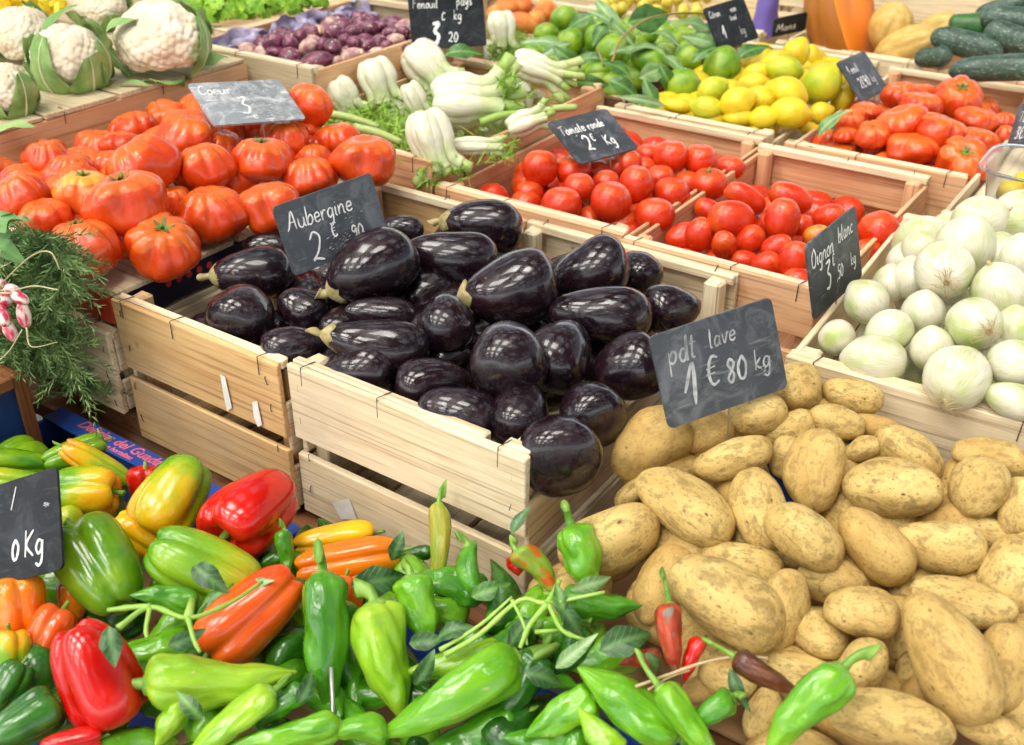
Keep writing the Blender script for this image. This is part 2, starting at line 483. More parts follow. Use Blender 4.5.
def stalk_mesh(mat, h=0.45, r0=0.15, r1=0.12, lean=0.15, z0=0.98, flare=1.3, name='stem'):
    pts = [(0, 0, z0 - 0.1), (0.02, 0, z0 + h * 0.3), (lean * 0.5, 0.02, z0 + h * 0.7), (lean, 0.03, z0 + h)]
    m = MB().tube(catmull(pts, 4), [r0 + (r1 - r0) * i / 12 + (0.03 * (i > 10)) for i in range(13)], 9)
    return m.mesh(name, mat, True)

def tomato_mesh(seed, ribs, amp, dimple, mat, lump=0.08, pol=1.0):
    ph = RND.uniform(0, 6); ph2 = RND.uniform(0, 6)
    def f(t, s):
        z = -math.cos(PI * s); r = math.sin(PI * s)
        r = r ** 0.86
        w = 0.30 + 0.70 * max(0, z + .15) ** 0.6 if z > -0.15 else 0.30
        fold = 1 - abs(math.sin(ribs * t / 2 + ph + 0.5 * math.sin(2 * t + ph2)))
        g = amp * w * (0.75 * fold ** 2.2 + 0.35 * fold ** 8)
        x, y = r * math.cos(t), r * math.sin(t)
        k = (1 - g * (r > 0.02)) * (1 + lump * nz3(math.cos(t), math.sin(t), z, 0.9, seed))
        zz = z * pol - dimple * math.exp(-(r / 0.30) ** 2) * (z > 0) + 0.5 * dimple * math.exp(-(r / 0.3) ** 2) * (z < 0)
        return (x * k, y * k, zz * (1 + lump * 0.5 * nz3(x, y, 0, 1, seed + 2)))
    return rev('tomato_fruit', 56, 22, f, mat)

def star_mesh(mat, z0, r=0.34, k=5, stalk=0.16):
    m = MB()
    for i in range(k):
        a = 2 * PI * i / k + RND.uniform(-.2, .2)
        d = Vector((math.cos(a), math.sin(a), 0)); p = Vector((-math.sin(a), math.cos(a), 0))
        L = r * RND.uniform(0.8, 1.15)
        rows = []
        for j in range(5):
            q = j / 4
            c = d * (L * q) + Vector((0, 0, z0 + 0.10 * q + 0.08 * q * q - 0.03))
            wd = 0.075 * (1 - q) ** 0.7 + 0.006
            rows.append((c - p * wd, c + Vector((0, 0, 0.025 * (1 - q))), c + p * wd))
        V = [v for rr in rows for v in rr]
        F = []
        for j in range(4):
            for c in range(2): F.append((j * 3 + c, j * 3 + c + 1, j * 3 + c + 4, j * 3 + c + 3))
        m.add(V, F)
    m.tube([(0, 0, z0 - 0.05), (0.02, 0, z0 + stalk * 0.6), (0.05, 0.02, z0 + stalk)], [0.055, 0.045, 0.055], 7)
    return m.mesh('stem', mat, True)

def bell_mesh(seed, lobes, mat, taper=0.18):
    ph = RND.uniform(0, 6)
    off = [RND.uniform(-0.08, 0.08) for _ in range(lobes)]
    def f(t, s):
        z = -math.cos(PI * s)
        e = 3.6
        r = max(0.0, 1 - abs(z) ** e) ** (1 / 2.6)
        lb = abs(math.sin(lobes * t / 2 + ph))
        grow = 0.30 * (1 - lb) ** 2.6 * (0.55 + 0.45 * abs(z))
        tp = 1 - taper * (0.5 - 0.5 * z)
        i = int(((t + 2 * ph / lobes) / (2 * PI) * lobes)) % lobes
        x, y = r * math.cos(t), r * math.sin(t)
        k = (1 - grow) * tp * (1 + 0.09 * nz3(x, y, z, 1.0, seed))
        zz = z - 0.30 * math.exp(-(r / 0.38) ** 2) * (z > 0) + 0.20 * math.exp(-(r / 0.35) ** 2) * (z < 0)
        zz += (0.10 * lb * (1 if z > 0 else -1)) * (r > 0.05) * abs(z) ** 2
        return (x * k, y * k, zz * 0.95)
    return rev('bell_pepper_fruit', 56, 28, f, mat)

def bell_stem(mat='stem_green'):
    m = MB()
    m.tube([(0, 0, 0.50), (0, 0, 0.66), (0, 0, 0.70)], [0.34, 0.30, 0.14], 10)
    m.tube(catmull([(0, 0, 0.66), (0.02, 0, 0.85), (0.10, 0.03, 1.05), (0.16, 0.04, 1.16)], 4), [0.12, .115, .11, .105, .10, .095, .09, .09, .09, .09, .095, .105, .11], 9)
    return m.mesh('stem', mat, True)

def long_mesh(seed, mat, bend=0.25, tip=0.35, lump=0.10, name='pepper_fruit'):
    ph = RND.uniform(0, 6)
    def f(t, s):
        z = -math.cos(PI * s)
        u = (z + 1) / 2
        r = (min(1, u / 0.32) ** 0.6 * (tip + (1 - tip) * min(1, u / 0.75) ** 0.8)) if z > -1 else 0
        r *= 0.90
        if u > 0.86: r *= max(0, 1 - ((u - 0.86) / 0.14) ** 2.2) ** 0.5
        x, y = r * math.cos(t), r * math.sin(t)
        k = 1 + lump * nz3(math.cos(t), math.sin(t), z * 2.2, 0.9, seed) + 0.10 * lump / .15 * nz3(math.cos(t) * 1.4, math.sin(t) * 1.4, z * 1.6, 1.8, seed + 4) + 0.07 * math.cos(3 * t + ph) * (0.4 + 0.6 * u) - 0.13 * max(0, math.cos(2 * t + ph + 1.6 * z)) ** 8 * (0.3 + .7 * u)
        return (x * k + bend * (1 - z * z) * 2.0 - bend * 0.6, y * k + 0.2 * bend * math.sin(z * 3 + ph), z)
    return rev(name, 40, 36, f, mat)

def long_stem(mat='stem_green', bx=-0.15, h=0.5):
    m = MB()
    m.tube([(bx, 0, 0.86), (bx, 0, 0.99), (bx, 0, 1.02)], [0.52, 0.42, 0.2], 10)
    m.tube(catmull([(bx, 0, 0.98), (bx + .03, 0, 1 + h * 0.4), (bx + .25, .05, 1 + h * 0.8), (bx + .5, 0.06, 1 + h)], 4), [0.24, .22, .20, .19, .18, .17, .16, .16, .16, .16, .165, .18, .2], 8)
    return m.mesh('stem', mat, True)

def potato_mesh(seed):
    bx, by = RND.uniform(-.16, .16), RND.uniform(-.1, .1); egg = RND.uniform(-.16, .16); sq = RND.uniform(0.82, 1.0)
    def f(t, s):
        z = -math.cos(PI * s); r = max(0, 1 - abs(z) ** 2.3) ** (1 / 2.05)
        x, y = r * math.cos(t), r * math.sin(t) * sq
        k = (1 + egg * z) * (1 + 0.15 * nz3(x, y, z, 0.9, seed) + 0.06 * nz3(x, y, z, 2.2, seed + 9) - 0.03 * max(0, nz3(x, y, z, 4.0, seed + 3)))
        return (x * k + bx * (1 - z * z), y * k + by * z * z, z * (1 + 0.05 * nz3(x, y, z, 1.3, seed + 4)))
    return rev('potato_tuber', 28, 20, f, 'potato')

def onion_mesh(seed):
    neck = RND.uniform(0.05, 0.16)
    def f(t, s):
        z = -math.cos(PI * s); r = math.sin(PI * s)
        x, y = r * math.cos(t), r * math.sin(t)
        zz = z * 0.93 + neck * max(0, z) ** 10 + 0.02 * (z < -0.9)
        k = 1 + 0.04 * nz3(x, y, z, 1.1, seed)
        return (x * k, y * k, zz)
    return rev('onion_bulb', 32, 20, f, 'onion')

def hair_mesh(seed, n=34):
    m = MB(); R = random.Random(seed)
    for i in range(n):
        a = R.uniform(0, 2 * PI); L = R.uniform(0.22, 0.6); s = R.uniform(0.5, 1.4)
        d = Vector((math.cos(a), math.sin(a), 0))
        p0 = d * R.uniform(0, 0.1) + Vector((0, 0, -0.92))
        p1 = p0 + d * L * 0.35 + Vector((0, 0, -0.13 * s)); 
        p2 = p0 + d * L * 0.8 + Vector((R.uniform(-.12, .12), R.uniform(-.12, .12), -0.06))
        m.tube(catmull([p0, p1, p2, p2 + d * 0.12 + Vector((R.uniform(-.1, .1), R.uniform(-.1, .1), R.uniform(-.05, .1)))], 3), 0.008, 4, False)
    m.tube([(0, 0, -0.86), (0, 0, -0.95)], [0.13, 0.09], 9)
    return m.mesh('roots', 'root_hair', True)

def neck_mesh():
    return MB().tube(catmull([(0, 0, 0.86), (0.02, 0, 1.05), (0.05, 0.03, 1.16)], 3), [.17, .12, .10, .09, .08, .07, .05], 8).mesh('neck', 'root_hair', True)

def citrus_mesh(seed, nip, mat):
    def f(t, s):
        z = -math.cos(PI * s); r = math.sin(PI * s) ** 0.92
        x, y = r * math.cos(t), r * math.sin(t)
        k = 1 + 0.04 * nz3(x, y, z, 1.2, seed)
        zz = z * 0.92 + nip * (max(0, z) ** 14) - nip * 0.6 * (max(0, -z) ** 14)
        return (x * k, y * k, zz)
    return rev('citrus_fruit', 22, 18, f, mat)

def capsule_mesh(seed, bend, mat, p=3.0, ribs=0):
    def f(t, s):
        z = -math.cos(PI * s); r = max(0, 1 - abs(z) ** p) ** 0.5 * (1 + 0.08 * z)
        x, y = r * math.cos(t), r * math.sin(t)
        k = 1 + 0.05 * nz3(x, y, z, 1.3, seed) - (0.15 * (1 - abs(math.sin(ribs * t / 2))) ** 3 if ribs else 0)
        return (x * k + bend * (1 - z * z), y * k, z)
    return rev('fruit', 24 if not ribs else 48, 20, f, mat)

PROTO['eggplant'] = [eggplant_mesh(i) for i in range(7)]
PROTO['beef'] = [tomato_mesh(i, n_, a_, 0.20, 'tomato_beef', 0.26, p_) for i, (n_, a_, p_) in enumerate([(7, .26, .95), (9, .22, 1), (6, .30, 1), (11, .22, .95), (5, .26, 1), (8, .34, .9), (10, .28, .95), (6, .24, .9)])]
PROTO['round'] = [tomato_mesh(20 + i, 5, 0.02, 0.10, 'tomato_round', 0.10) for i in range(5)]
PROTO['plum'] = [tomato_mesh(30 + i, 4, 0.015, 0.05, 'tomato_round', 0.12) for i in range(4)]
PROTO['bell'] = [bell_mesh(40 + i, n_, None, t_) for i, (n_, t_) in enumerate([(4, .2), (3, .25), (4, .12), (3, .32)])]
PROTO['long'] = [long_mesh(50 + i, None, b_, t_, l_) for i, (b_, t_, l_) in enumerate([(.12, .42, .16), (-.16, .5, .2), (.3, .3, .14), (.05, .55, .22), (-.25, .35, .18)])]
PROTO['hook'] = [long_mesh(60, None, 0.9, 0.4, 0.1)]
PROTO['potato'] = [potato_mesh(70 + i) for i in range(9)]
PROTO['onion'] = [onion_mesh(80 + i) for i in range(4)]
PROTO['lime'] = [citrus_mesh(90 + i, 0.10, 'lime_skin') for i in range(3)]
PROTO['lemon'] = [citrus_mesh(95 + i, 0.22, 'lemon_skin') for i in range(4)]
PROTO['peach'] = [citrus_mesh(99, 0.0, 'peach_skin')]
PROTO['turnip'] = [citrus_mesh(101 + i, 0.12, 'turnip_purple') for i in range(4)]
PROTO['courgette'] = [capsule_mesh(104 + i, 0.15 * i, 'courgette_skin', 5) for i in range(3)]
PROTO['melon'] = [capsule_mesh(108, 0.0, 'melon_skin', 2.0, 9)]
PROTO['grape'] = [capsule_mesh(109, 0.0, 'grape_skin', 2.0)]
CALYX = calyx_mesh(); ESTALK = stalk_mesh('stem_dry', 0.24, 0.13, 0.12)
STAR = [star_mesh('leaf_star', 0.80, 0.36), star_mesh('leaf_star', 0.80, 0.30, 6)]
SMALLSTAR = [star_mesh('leaf_star', 0.90, 0.38, 5, 0.1)]
BSTEM = bell_stem(); LSTEM = [long_stem(h=.55), long_stem(h=.8), long_stem(h=.3)]
HAIRS = [hair_mesh(i) for i in range(3)]; NECK = neck_mesh()
CUTEND = MB().tube([(0, 0, .80), (0, 0, 1.0), (0, 0, 1.03)], [.52, .42, .36], 12).mesh('cut_end', 'cut_end', True)
NIB = MB().tube([(0, 0, .9), (0, 0, 1.0)], [.12, .09], 8).mesh('stem', 'stem_dry', True)

def with_mat(me, mat, cache={}):
    key = (me.name, mat)
    if key not in cache:
        c = me.copy(); c.materials.clear(); c.materials.append(MATS[mat]); cache[key] = c
    return cache[key]

MADE = []      # every vegetable, for the check at the end
FILLERS = []
def frame(axis, roll):
    z = axis.normalized()
    q = Vector((0, 0, 1)).rotation_difference(z)
    return q.to_matrix() @ Matrix.Rotation(roll, 3, 'Z')

def put(name, me, p, axis, size, roll, label, cat, group, parts=(), mat=None):
    """size = (rx, ry, rz) in metres, parts = [(part name, mesh)]"""
    if mat: me = with_mat(me, mat)
    o = link(name, me)
    M = frame(axis, roll)
    o.matrix_world = Matrix.LocRotScale(p, M.to_quaternion(), Vector(size))
    tag(o, label, cat, group)
    for pn, pm, *sub in parts:
        c = link(pn, pm, None, o)
        for sn, sm in sub: link(sn, sm, None, c)
    MADE.append(o)
    return o

def img_axis(x, y, ang, tilt):
    d = ray(x, y).normalized()
    a = math.radians(ang); t = math.radians(tilt)
    r = RV; u = UV
    v = r * math.cos(a) + u * math.sin(a)
    v = (v - d * v.dot(d)).normalized()
    return v * math.cos(t) - d * math.sin(t)

def veg(name, kind, cat, group, hz, x, y, a, b, ang, tilt, label, dz=0.0, var=None, mat=None, parts=(), flat=1.0, roll=None, amax=1.9):
    p = on_heap(x, y, hz, dz)
    s = m_per_px(p)
    t = math.radians(tilt)
    ra, rb = a * s, b * s
    rt = math.sqrt(max(ra * ra - (rb * math.sin(t)) ** 2, (0.3 * ra) ** 2)) / max(0.35, math.cos(t))
    rt = min(rt, amax * rb, ) if tilt else rt
    ms = PROTO[kind]
    me = ms[(var if var is not None else RND.randrange(len(ms))) % len(ms)]
    return put(name, me, p, img_axis(x, y, ang, tilt), (rb, rb * flat, rt), RND.uniform(0, 6.28) if roll is None else roll, label, cat, group, parts, mat)

def veg_up(name, kind, cat, group, hz, x, y, a, b, lean, label, dz=0.0, var=None, mat=None, parts=(), lo=0.62, hi=1.05):
    """sits on its base, stem up, leaning (right, up) in the picture plane"""
    p = on_heap(x, y, hz, dz)
    s = m_per_px(p)
    d = ray(x, y).normalized()
    e = math.asin(-d.z)
    ra, rb = a * s, b * s
    rp = math.sqrt(max(rb * rb - (ra * math.sin(e)) ** 2, 0)) / math.cos(e)
    rp = max(lo * ra, min(hi * ra, rp))
    ax = Vector((0, 0, 1)) + RV * lean[0] + UV * lean[1] - d * (lean[2] if len(lean) > 2 else 0)
    ms = PROTO[kind]
    me = ms[(var if var is not None else RND.randrange(len(ms))) % len(ms)]
    return put(name, me, p, ax, (ra, ra, rp), RND.uniform(0, 6.28), label, cat, group, parts, mat)

def fill(name, kind, cat, group, label, hz, x0, x1, y0, y1, r, depth, elong=1.3, mat=None, parts=(), keep=lambda x, y: True, jit=0.35, up=False):
    nx = max(1, int((x1 - x0) / (1.75 * r))); ny = max(1, int((y1 - y0) / (1.75 * r)))
    for i in range(nx):
        for j in range(ny):
            x = x0 + (i + 0.5 + RND.uniform(-jit, jit)) * (x1 - x0) / nx
            y = y0 + (j + 0.5 + RND.uniform(-jit, jit)) * (y1 - y0) / ny
            if not keep(x, y): continue
            z = hz(x, y) - depth + RND.uniform(-.2, .2) * r
            a = RND.uniform(0, 6.28)
            ax = Vector((math.cos(a), math.sin(a), RND.uniform(-.4, .4))) if not up else Vector((RND.uniform(-.5, .5), RND.uniform(-.5, .5), 1))
            q = r * RND.uniform(0.88, 1.1)
            ms = PROTO[kind]
            o = put(name, ms[RND.randrange(len(ms))], Vector((x, y, z)), ax, (q, q, q * elong), RND.uniform(0, 6.28), label, cat, group, parts, RND.choice(mat) if mat else None)
            FILLERS.append(o)
SKY, SUN, SANG, EXPO, LIGHT_MASK = 0.056, 1.5, 72, 3.2, True
# ------------------------------------------------------------------ crates and tables
def crate(label, x0, x1, y0, y1, z, h, rot=0.0, tone='pale', side_tone=None, inner=None, gap=True, low=0.03, group='slatted wooden crates on the stall', front_gap=(0.10, 0.122), staples=True, broken=False, backh=None, right_low=None):
    """slatted fruit crate: ends across the front and back, lower sides, four corner posts, floor"""
    cx, cy = (x0 + x1) / 2, (y0 + y1) / 2
    t = empty('wooden_crate', (cx, cy, z - h)); t.rotation_euler = (0, 0, rot)
    tag(t, label, 'crate', group)
    hx, hy = (x1 - x0) / 2 - 0.001, (y1 - y0) / 2 - 0.001
    st = side_tone or tone
    th = 0.008
    wx, wy, wz = 'wood_%s_x' % tone, 'wood_%s_y' % st, 'wood_%s_z' % tone
    def j(): return RND.uniform(-.0015, .0015)
    for sy, nm in ((-1, 'front_panel'), (1, 'back_panel')):
        m = MB()
        ya, yb = sy * hy, sy * (hy - th)
        g0, g1 = front_gap if gap else (0.5 * h, 0.502 * h)
        m.box((-hx + j(), ya, h - g0 + j()), (hx + j(), yb, h + j()), 0.0012, 0.0016)
        m.box((-hx + j(), ya, 0.004), (hx + j(), yb, h - g1 + j()), 0.0012, 0.0016)
        m.build(nm, wx, t); m = MB()
        # batten that thickens the rim
        if broken and sy < 0:
            V = []
            xs = [-hx, hx * 0.62, hx * 0.70, hx * 0.74]
            m.box((-hx, sy * (hy - th) , h - 0.022), (hx * 0.66, sy * (hy - th - 0.012), h + 0.001), 0.002, 0.001)
            m.box((hx * 0.80, sy * (hy - th), h - 0.022), (hx, sy * (hy - th - 0.014), h + 0.003), 0.002, 0.0015)
        else:
            m.box((-hx, sy * (hy - th - 0.0002), h - 0.012), (hx, sy * (hy - th - 0.012), h + 0.0015), 0.002, 0.001)
        m.build('rim_batten', 'wood_pale_x', t)
    for sx, nm in ((-1, 'side_panel'), (1, 'side_panel')):
        lw = low if (sx < 0 or right_low is None) else right_low
        m = MB()
        xa, xb = sx * (hx - 0.0005), sx * (hx - 0.007)
        hh = h - lw
        m.box((xa, -hy + th + 0.001, hh * 0.52 + j()), (xb, hy - th - 0.001, hh + j()), 0.0015, 0.0008)
        m.box((xa, -hy + th + 0.001, 0.006), (xb, hy - th - 0.001, hh * 0.42 + j()), 0.0015, 0.0008)
        m.build(nm, wy, t)
    for sx in (-1, 1):
        for sy in (-1, 1):
            xa, ya = sx * (hx - 0.0075), sy * (hy - th - 0.0125)
            MB().box((xa, ya, 0.003), (xa - sx * 0.022, ya - sy * 0.022, h - 0.003), 0.003, 0.002).build('corner_post', wz, t)
    m = MB()
    k = 5
    for i in range(k):
        a = -hx + 0.008 + (2 * hx - 0.016) * i / k
        m.box((a, -hy + th + 0.002, 0.002), (a + (2 * hx - 0.016) / k - 0.006, hy - th - 0.002, 0.010), 0.001)
    m.build('floor_slats', 'wood_%s_y' % tone, t)
    if staples and y0 < 1.1:
        for sx in (-1, 1):
            for zz in (h - .03, h - .075, h * .38, h * .16):
                x = sx * (hx - .016) + RND.uniform(-.004, .004); zz += RND.uniform(-.008, .008); sl_ = RND.uniform(-.003, .003)
                MB().tube([(x, -hy + .001, zz), (x + .0003, -hy - .0008, zz + .0006), (x + sl_, -hy - .0008, zz + .0095), (x + sl_, -hy + .001, zz + .010)], .0006, 5).build('staple', 'staple_wire', t)
    if staples:
        for sy in (-1, 1):
            for q in (-0.86, RND.uniform(-.25, .15), 0.8):
                x = q * hx
                p = [(x, sy * (hy + 0.001), h - 0.022), (x + .001, sy * (hy + 0.0012), h + 0.0028), (x + .004, sy * (hy - 0.012), h + 0.003), (x + .005, sy * (hy - 0.018), h + 0.0022)]
                MB().tube(p, 0.0007, 5).build('staple', 'staple_wire', t)
    return t

def tray(label, x0, x1, y0, y1, z, h, group='cardboard produce trays', tone='card_blue', lip=True):
    t = empty('cardboard_tray', ((x0 + x1) / 2, (y0 + y1) / 2, z - h))
    tag(t, label, 'tray', group)
    hx, hy = (x1 - x0) / 2, (y1 - y0) / 2
    w = 0.006
    MB().box((-hx, -hy, 0), (hx, hy, 0.005)).build('floor', 'card_brown', t)
    for sy, nm in ((-1, 'front_wall'), (1, 'back_wall')):
        MB().box((-hx, sy * hy, 0.0055), (hx, sy * (hy - w), h), 0.001).build(nm, tone, t)
    for sx in (-1, 1):
        MB().box((sx * hx, -hy + w + .0005, 0.0055), (sx * (hx - w), hy - w - .0005, h - 0.001), 0.001).build('side_wall', tone, t)
    if lip:
        for sy in (-1, 1):
            MB().box((-hx, sy * (hy - w - 0.0003), h - 0.004), (hx, sy * (hy - w - 0.020), h - 0.001), 0.0008).build('rim_flap', tone, t)
    return t

def overturned(label, x0, x1, y0, y1, z, h, tone='pale', side='salmon', group='overturned crates used as risers', front=None):
    t = empty('overturned_crate', ((x0 + x1) / 2, (y0 + y1) / 2, z - h))
    tag(t, label, 'crate', group)
    hx, hy = (x1 - x0) / 2, (y1 - y0) / 2
    m = MB(); k = 5
    for i in range(k):
        a = -hy + 2 * hy * i / k
        m.box((-hx, a + 0.003, h - 0.008), (hx, a + 2 * hy / k - 0.003 + RND.uniform(-.004, .001), h + RND.uniform(-.001, .001)), 0.0012, 0.001)
    m.build('top_slats', 'wood_%s_x' % tone, t)
    MB().box((hx - 0.010, -hy, 0), (hx - 0.001, hy, h - 0.009), 0.0015).build('right_board', 'wood_%s_y' % side, t)
    MB().box((-hx + 0.010, -hy, 0), (-hx + 0.001, hy, h - 0.009), 0.0015).build('left_board', 'wood_%s_y' % side, t)
    MB().box((-hx + 0.011, -hy, 0), (hx - 0.011, -hy + 0.009, h - 0.009), 0.0015).build('front_board', 'wood_%s_x' % (front or side), t)
    MB().box((-hx + 0.011, hy, 0), (hx - 0.011, hy - 0.009, h - 0.009), 0.0015).build('back_board', 'wood_%s_x' % side, t)
    for q in (-.62, -.1, .45):
        y = q * hy
        MB().tube([(hx - 0.0004, y, h - 0.022), (hx, y + .001, h - 0.004), (hx - .006, y + .002, h + 0.0018), (hx - 0.016, y + .002, h + 0.0018)], 0.0007, 5).build('staple', 'staple_wire', t)
    return t

# ground and tables
gnd = MB(); gnd.add([(-40, -40, 0), (40, -40, 0), (40, 40, 0), (-40, 40, 0)], [(0, 1, 2, 3)])
tag(gnd.build('ground', 'concrete'), kind='structure')

def table(label, x0, x1, y0, y1, z, legs=True):
    t = empty('stall_table', ((x0 + x1) / 2, (y0 + y1) / 2, 0)); tag(t, label, 'table', 'stall tables under the crates')
    hx, hy = (x1 - x0) / 2, (y1 - y0) / 2
    MB().box((-hx, -hy, z - 0.03), (hx, hy, z), 0.003).build('table_top', 'wood_brown_x', t)
    for sx in (-1, 1):
        for sy in (-1, 1):
            MB().box((sx * (hx - .02), sy * (hy - .02), 0.002), (sx * (hx - .07), sy * (hy - .07), z - 0.0305), 0.003).build('leg', 'wood_brown_z', t)
    return t
table('low dark table at the front under the pepper and potato trays', -1.75, 0.62, 0.02, 0.655, 0.64)
table('long dark table under the aubergine, tomato and lemon crates', -2.6, 0.62, 0.662, 3.3, 0.728)

A = crate('wooden crate of aubergines behind the Aubergine slate, its front left corner empty', -1.080, -0.787, 0.678, 1.19, 0.95, 0.213, tone='tan', side_tone='pale', low=0.055, front_gap=(0.100, 0.116))
B = crate('pale wooden crate of aubergines with a splintered front rim and white staple tag', -0.783, -0.457, 0.688, 1.196, 0.95, 0.215, tone='pale', low=0.045, broken=True, right_low=0.06, front_gap=(0.098, 0.126))
Cc = crate('wooden crate of round red tomatoes under the Tomate ronde slate', -0.985, -0.645, 1.215, 1.735, 0.95, 0.20, tone='salmon', side_tone='salmon', low=0.012, gap=False)
D = crate('wooden crate of plum tomatoes with an open slot in its back board', -0.641, -0.350, 1.200, 1.705, 0.95, 0.20, tone='salmon', side_tone='salmon', low=0.012, front_gap=(0.070, 0.098))
O = crate('wooden crate heaped with white onions behind the potatoes', -0.333, 0.110, 1.028, 1.535, 0.95, 0.20, rot=0.03, tone='pale', side_tone='pale', low=0.004, gap=False)
L = crate('wooden crate of yellow lemons behind the round tomatoes', -0.960, -0.642, 1.742, 2.36, 0.95, 0.20, tone='pale', low=0.02)
T = crate('wooden crate of ribbed red tomatoes in front of the courgettes', -0.610, -0.302, 1.722, 2.33, 0.95, 0.20, tone='salmon', side_tone='pale', low=0.012, gap=False)
Fn = crate('wooden crate of fennel bulbs with black brush lettering on its side', -1.345, -0.990, 1.215, 1.76, 0.985, 0.25, tone='salmon', side_tone='salmon', low=0.006, gap=False)
Pu = crate('wooden crate of small purple turnips lined with violet film', -1.70, -1.350, 1.335, 1.86, 1.05, 0.20, tone='grey', side_tone='salmon', low=0.006, gap=False)
Li = crate('wooden crate of leafy green limes left of the lemons', -1.36, -0.968, 1.785, 2.42, 0.95, 0.20, tone='brown', low=0.02, gap=False)
Zu = crate('wooden crate of dark courgettes behind the ribbed tomatoes', -0.55, -0.10, 2.350, 2.72, 0.95, 0.20, tone='salmon', low=0.01, gap=False)
Me = crate('wooden crate of yellow melons beside the courgettes', -0.90, -0.556, 2.385, 2.70, 0.95, 0.20, tone='pale', low=0.01, gap=False)
Pe = crate('wooden crate of blushed peaches behind the fennel', -1.78, -1.372, 1.985, 2.45, 0.955, 0.20, tone='pale', low=0.01, gap=False)
Gr = crate('wooden crate of yellow grapes at the back of the limes', -1.45, -0.96, 2.45, 2.95, 0.95, 0.20, tone='pale', low=0.01, gap=False)
Le = crate('wooden crate of frilly green lettuce at the far left', -2.45, -1.72, 1.50, 2.30, 1.03, 0.20, tone='pale', low=0.01, gap=False)
Bk = crate('tall wooden crate standing at the back behind the melons', -1.05, -0.40, 2.76, 3.15, 1.10, 0.36, tone='pale', low=0.01, front_gap=(0.15, 0.165))
Bp = crate('wooden crate at the back between grapes and the tall crate', -1.95, -1.10, 2.98, 3.25, 1.06, 0.32, tone='pale', low=0.01)
# risers on the left
TR = overturned('overturned crate topped with slats carrying the big ribbed tomatoes', -1.50, -1.087, 0.690, 1.208, 0.950, 0.050, tone='pale', side='salmon')
CR = overturned('overturned crate with a salmon side board carrying the cauliflowers', -2.25, -1.503, 0.62, 1.325, 1.050, 0.14, tone='grey', side='salmon')
# the riser's own sides carry the same printed card
for c in TR.children:
    if c.name.startswith('right_board'):
        c.data.materials.clear(); c.data.materials.append(MATS['card_navy']); c.name = 'navy_card_side'
        m = MB()
        for k in range(5):
            cy = -0.176 + k * 0.0175
            V = [(0.2072, cy + .0050 * math.cos(a * PI / 7), 0.030 + .0050 * math.sin(a * PI / 7)) for a in range(14)]
            m.add(V, [tuple(range(14))])
        m.build('printed_dots', 'print_red', c)
    elif c.name.startswith('front_board'):
        c.data.materials.clear(); c.data.materials.append(MATS['card_red']); c.name = 'red_card_side'
st_ = crate('wooden crate beside the rosemary, under the red-sided riser of the ribbed tomatoes', -1.50, -1.088, 0.668, 1.205, 0.898, 0.125, tone='pale', low=0.004, gap=False)
sb = empty('riser_box', (-1.29, 0.94, 0.73)); tag(sb, 'dark wooden box under the crate below the ribbed tomatoes', 'box')
MB().box((-.20, -.25, 0), (.20, .26, .042), .003).build('box_body', 'wood_brown_y', sb)
bs = empty('riser_box', (-1.88, 0.97, 0.73)); tag(bs, 'dark wooden box supporting the cauliflower crate', 'box')
MB().box((-.36, -.34, 0), (.36, .34, .178), .003).build('box_body', 'wood_brown_y', bs)
bs = empty('riser_box', (-1.90, 1.75, 0.73)); tag(bs, 'dark wooden box supporting the turnip and lettuce crates', 'box')
MB().box((-.54, -.40, 0), (.54, .53, .098), .003).build('box_body', 'wood_brown_y', bs)

# staple tag, torn stickers
def sticker(crt, pts, name, mat='paper_white'):
    m = MB(); m.add(pts, [tuple(range(len(pts)))]); return m.build(name, mat, crt)
def on_front(x, y, Y): 
    d = ray(x, y); return CAM + d * (Y / d.y)
def stick_px(crt, pix, Y, name, mat='paper_white'):
    o = Vector(crt.location)
    sticker(crt, [on_front(px, py, Y - 0.0015) - o for px, py in pix], name, mat)
stick_px(B, [(332, 503), (349, 498), (357, 520), (341, 519)], 0.689, 'paper_tag')
stick_px(A, [(220, 374), (225, 377), (232, 408), (227, 411), (224, 398)], 0.679, 'torn_sticker')
stick_px(A, [(252, 402), (257, 401), (262, 425), (258, 427), (254, 418)], 0.679, 'torn_sticker')

# front trays
PT = tray('blue cardboard tray of bell peppers printed with pink lettering', -1.19, -0.735, 0.22, 0.640, 0.765, 0.115)
LT = tray('blue cardboard tray of long green peppers beside the bell peppers', -0.728, -0.308, 0.215, 0.640, 0.715, 0.065, lip=False)
KT = tray('blue cardboard tray heaped with potatoes at the bottom right', -0.300, 0.40, 0.18, 0.640, 0.755, 0.105)
KB = empty('cardboard_tray', (-0.02, 0.84, 0.735)); tag(KB, 'flat blue cardboard tray under the upper potatoes, its back flap against the onion crate', 'tray', 'cardboard produce trays')
MB().box((-.42, -.17, 0), (.42, .17, .006), .001).build('floor', 'card_brown', KB)
MB().box((-.42, .1705, 0.0), (.42, .1755, .150), 0.001).build('back_flap', 'card_blue', KB)

def text_mesh(txt, size, shear, mat, bold=0.0, name='lettering'):
    cu = bpy.data.curves.new(name, 'FONT'); cu.body = txt; cu.size = size; cu.shear = shear; cu.offset = bold; cu.extrude = 0.0002; cu.resolution_u = 3
    ob = bpy.data.objects.new(name, cu); COL.objects.link(ob)
    dg = bpy.context.evaluated_depsgraph_get()
    me = bpy.data.meshes.new_from_object(ob.evaluated_get(dg))
    bpy.data.objects.remove(ob)
    me.materials.clear(); me.materials.append(MATS[mat]); me.name = name
    return me
for c in PT.children:
    if c.name.startswith('rim_flap') and c.data.vertices[0].co.y > 0: rim = c
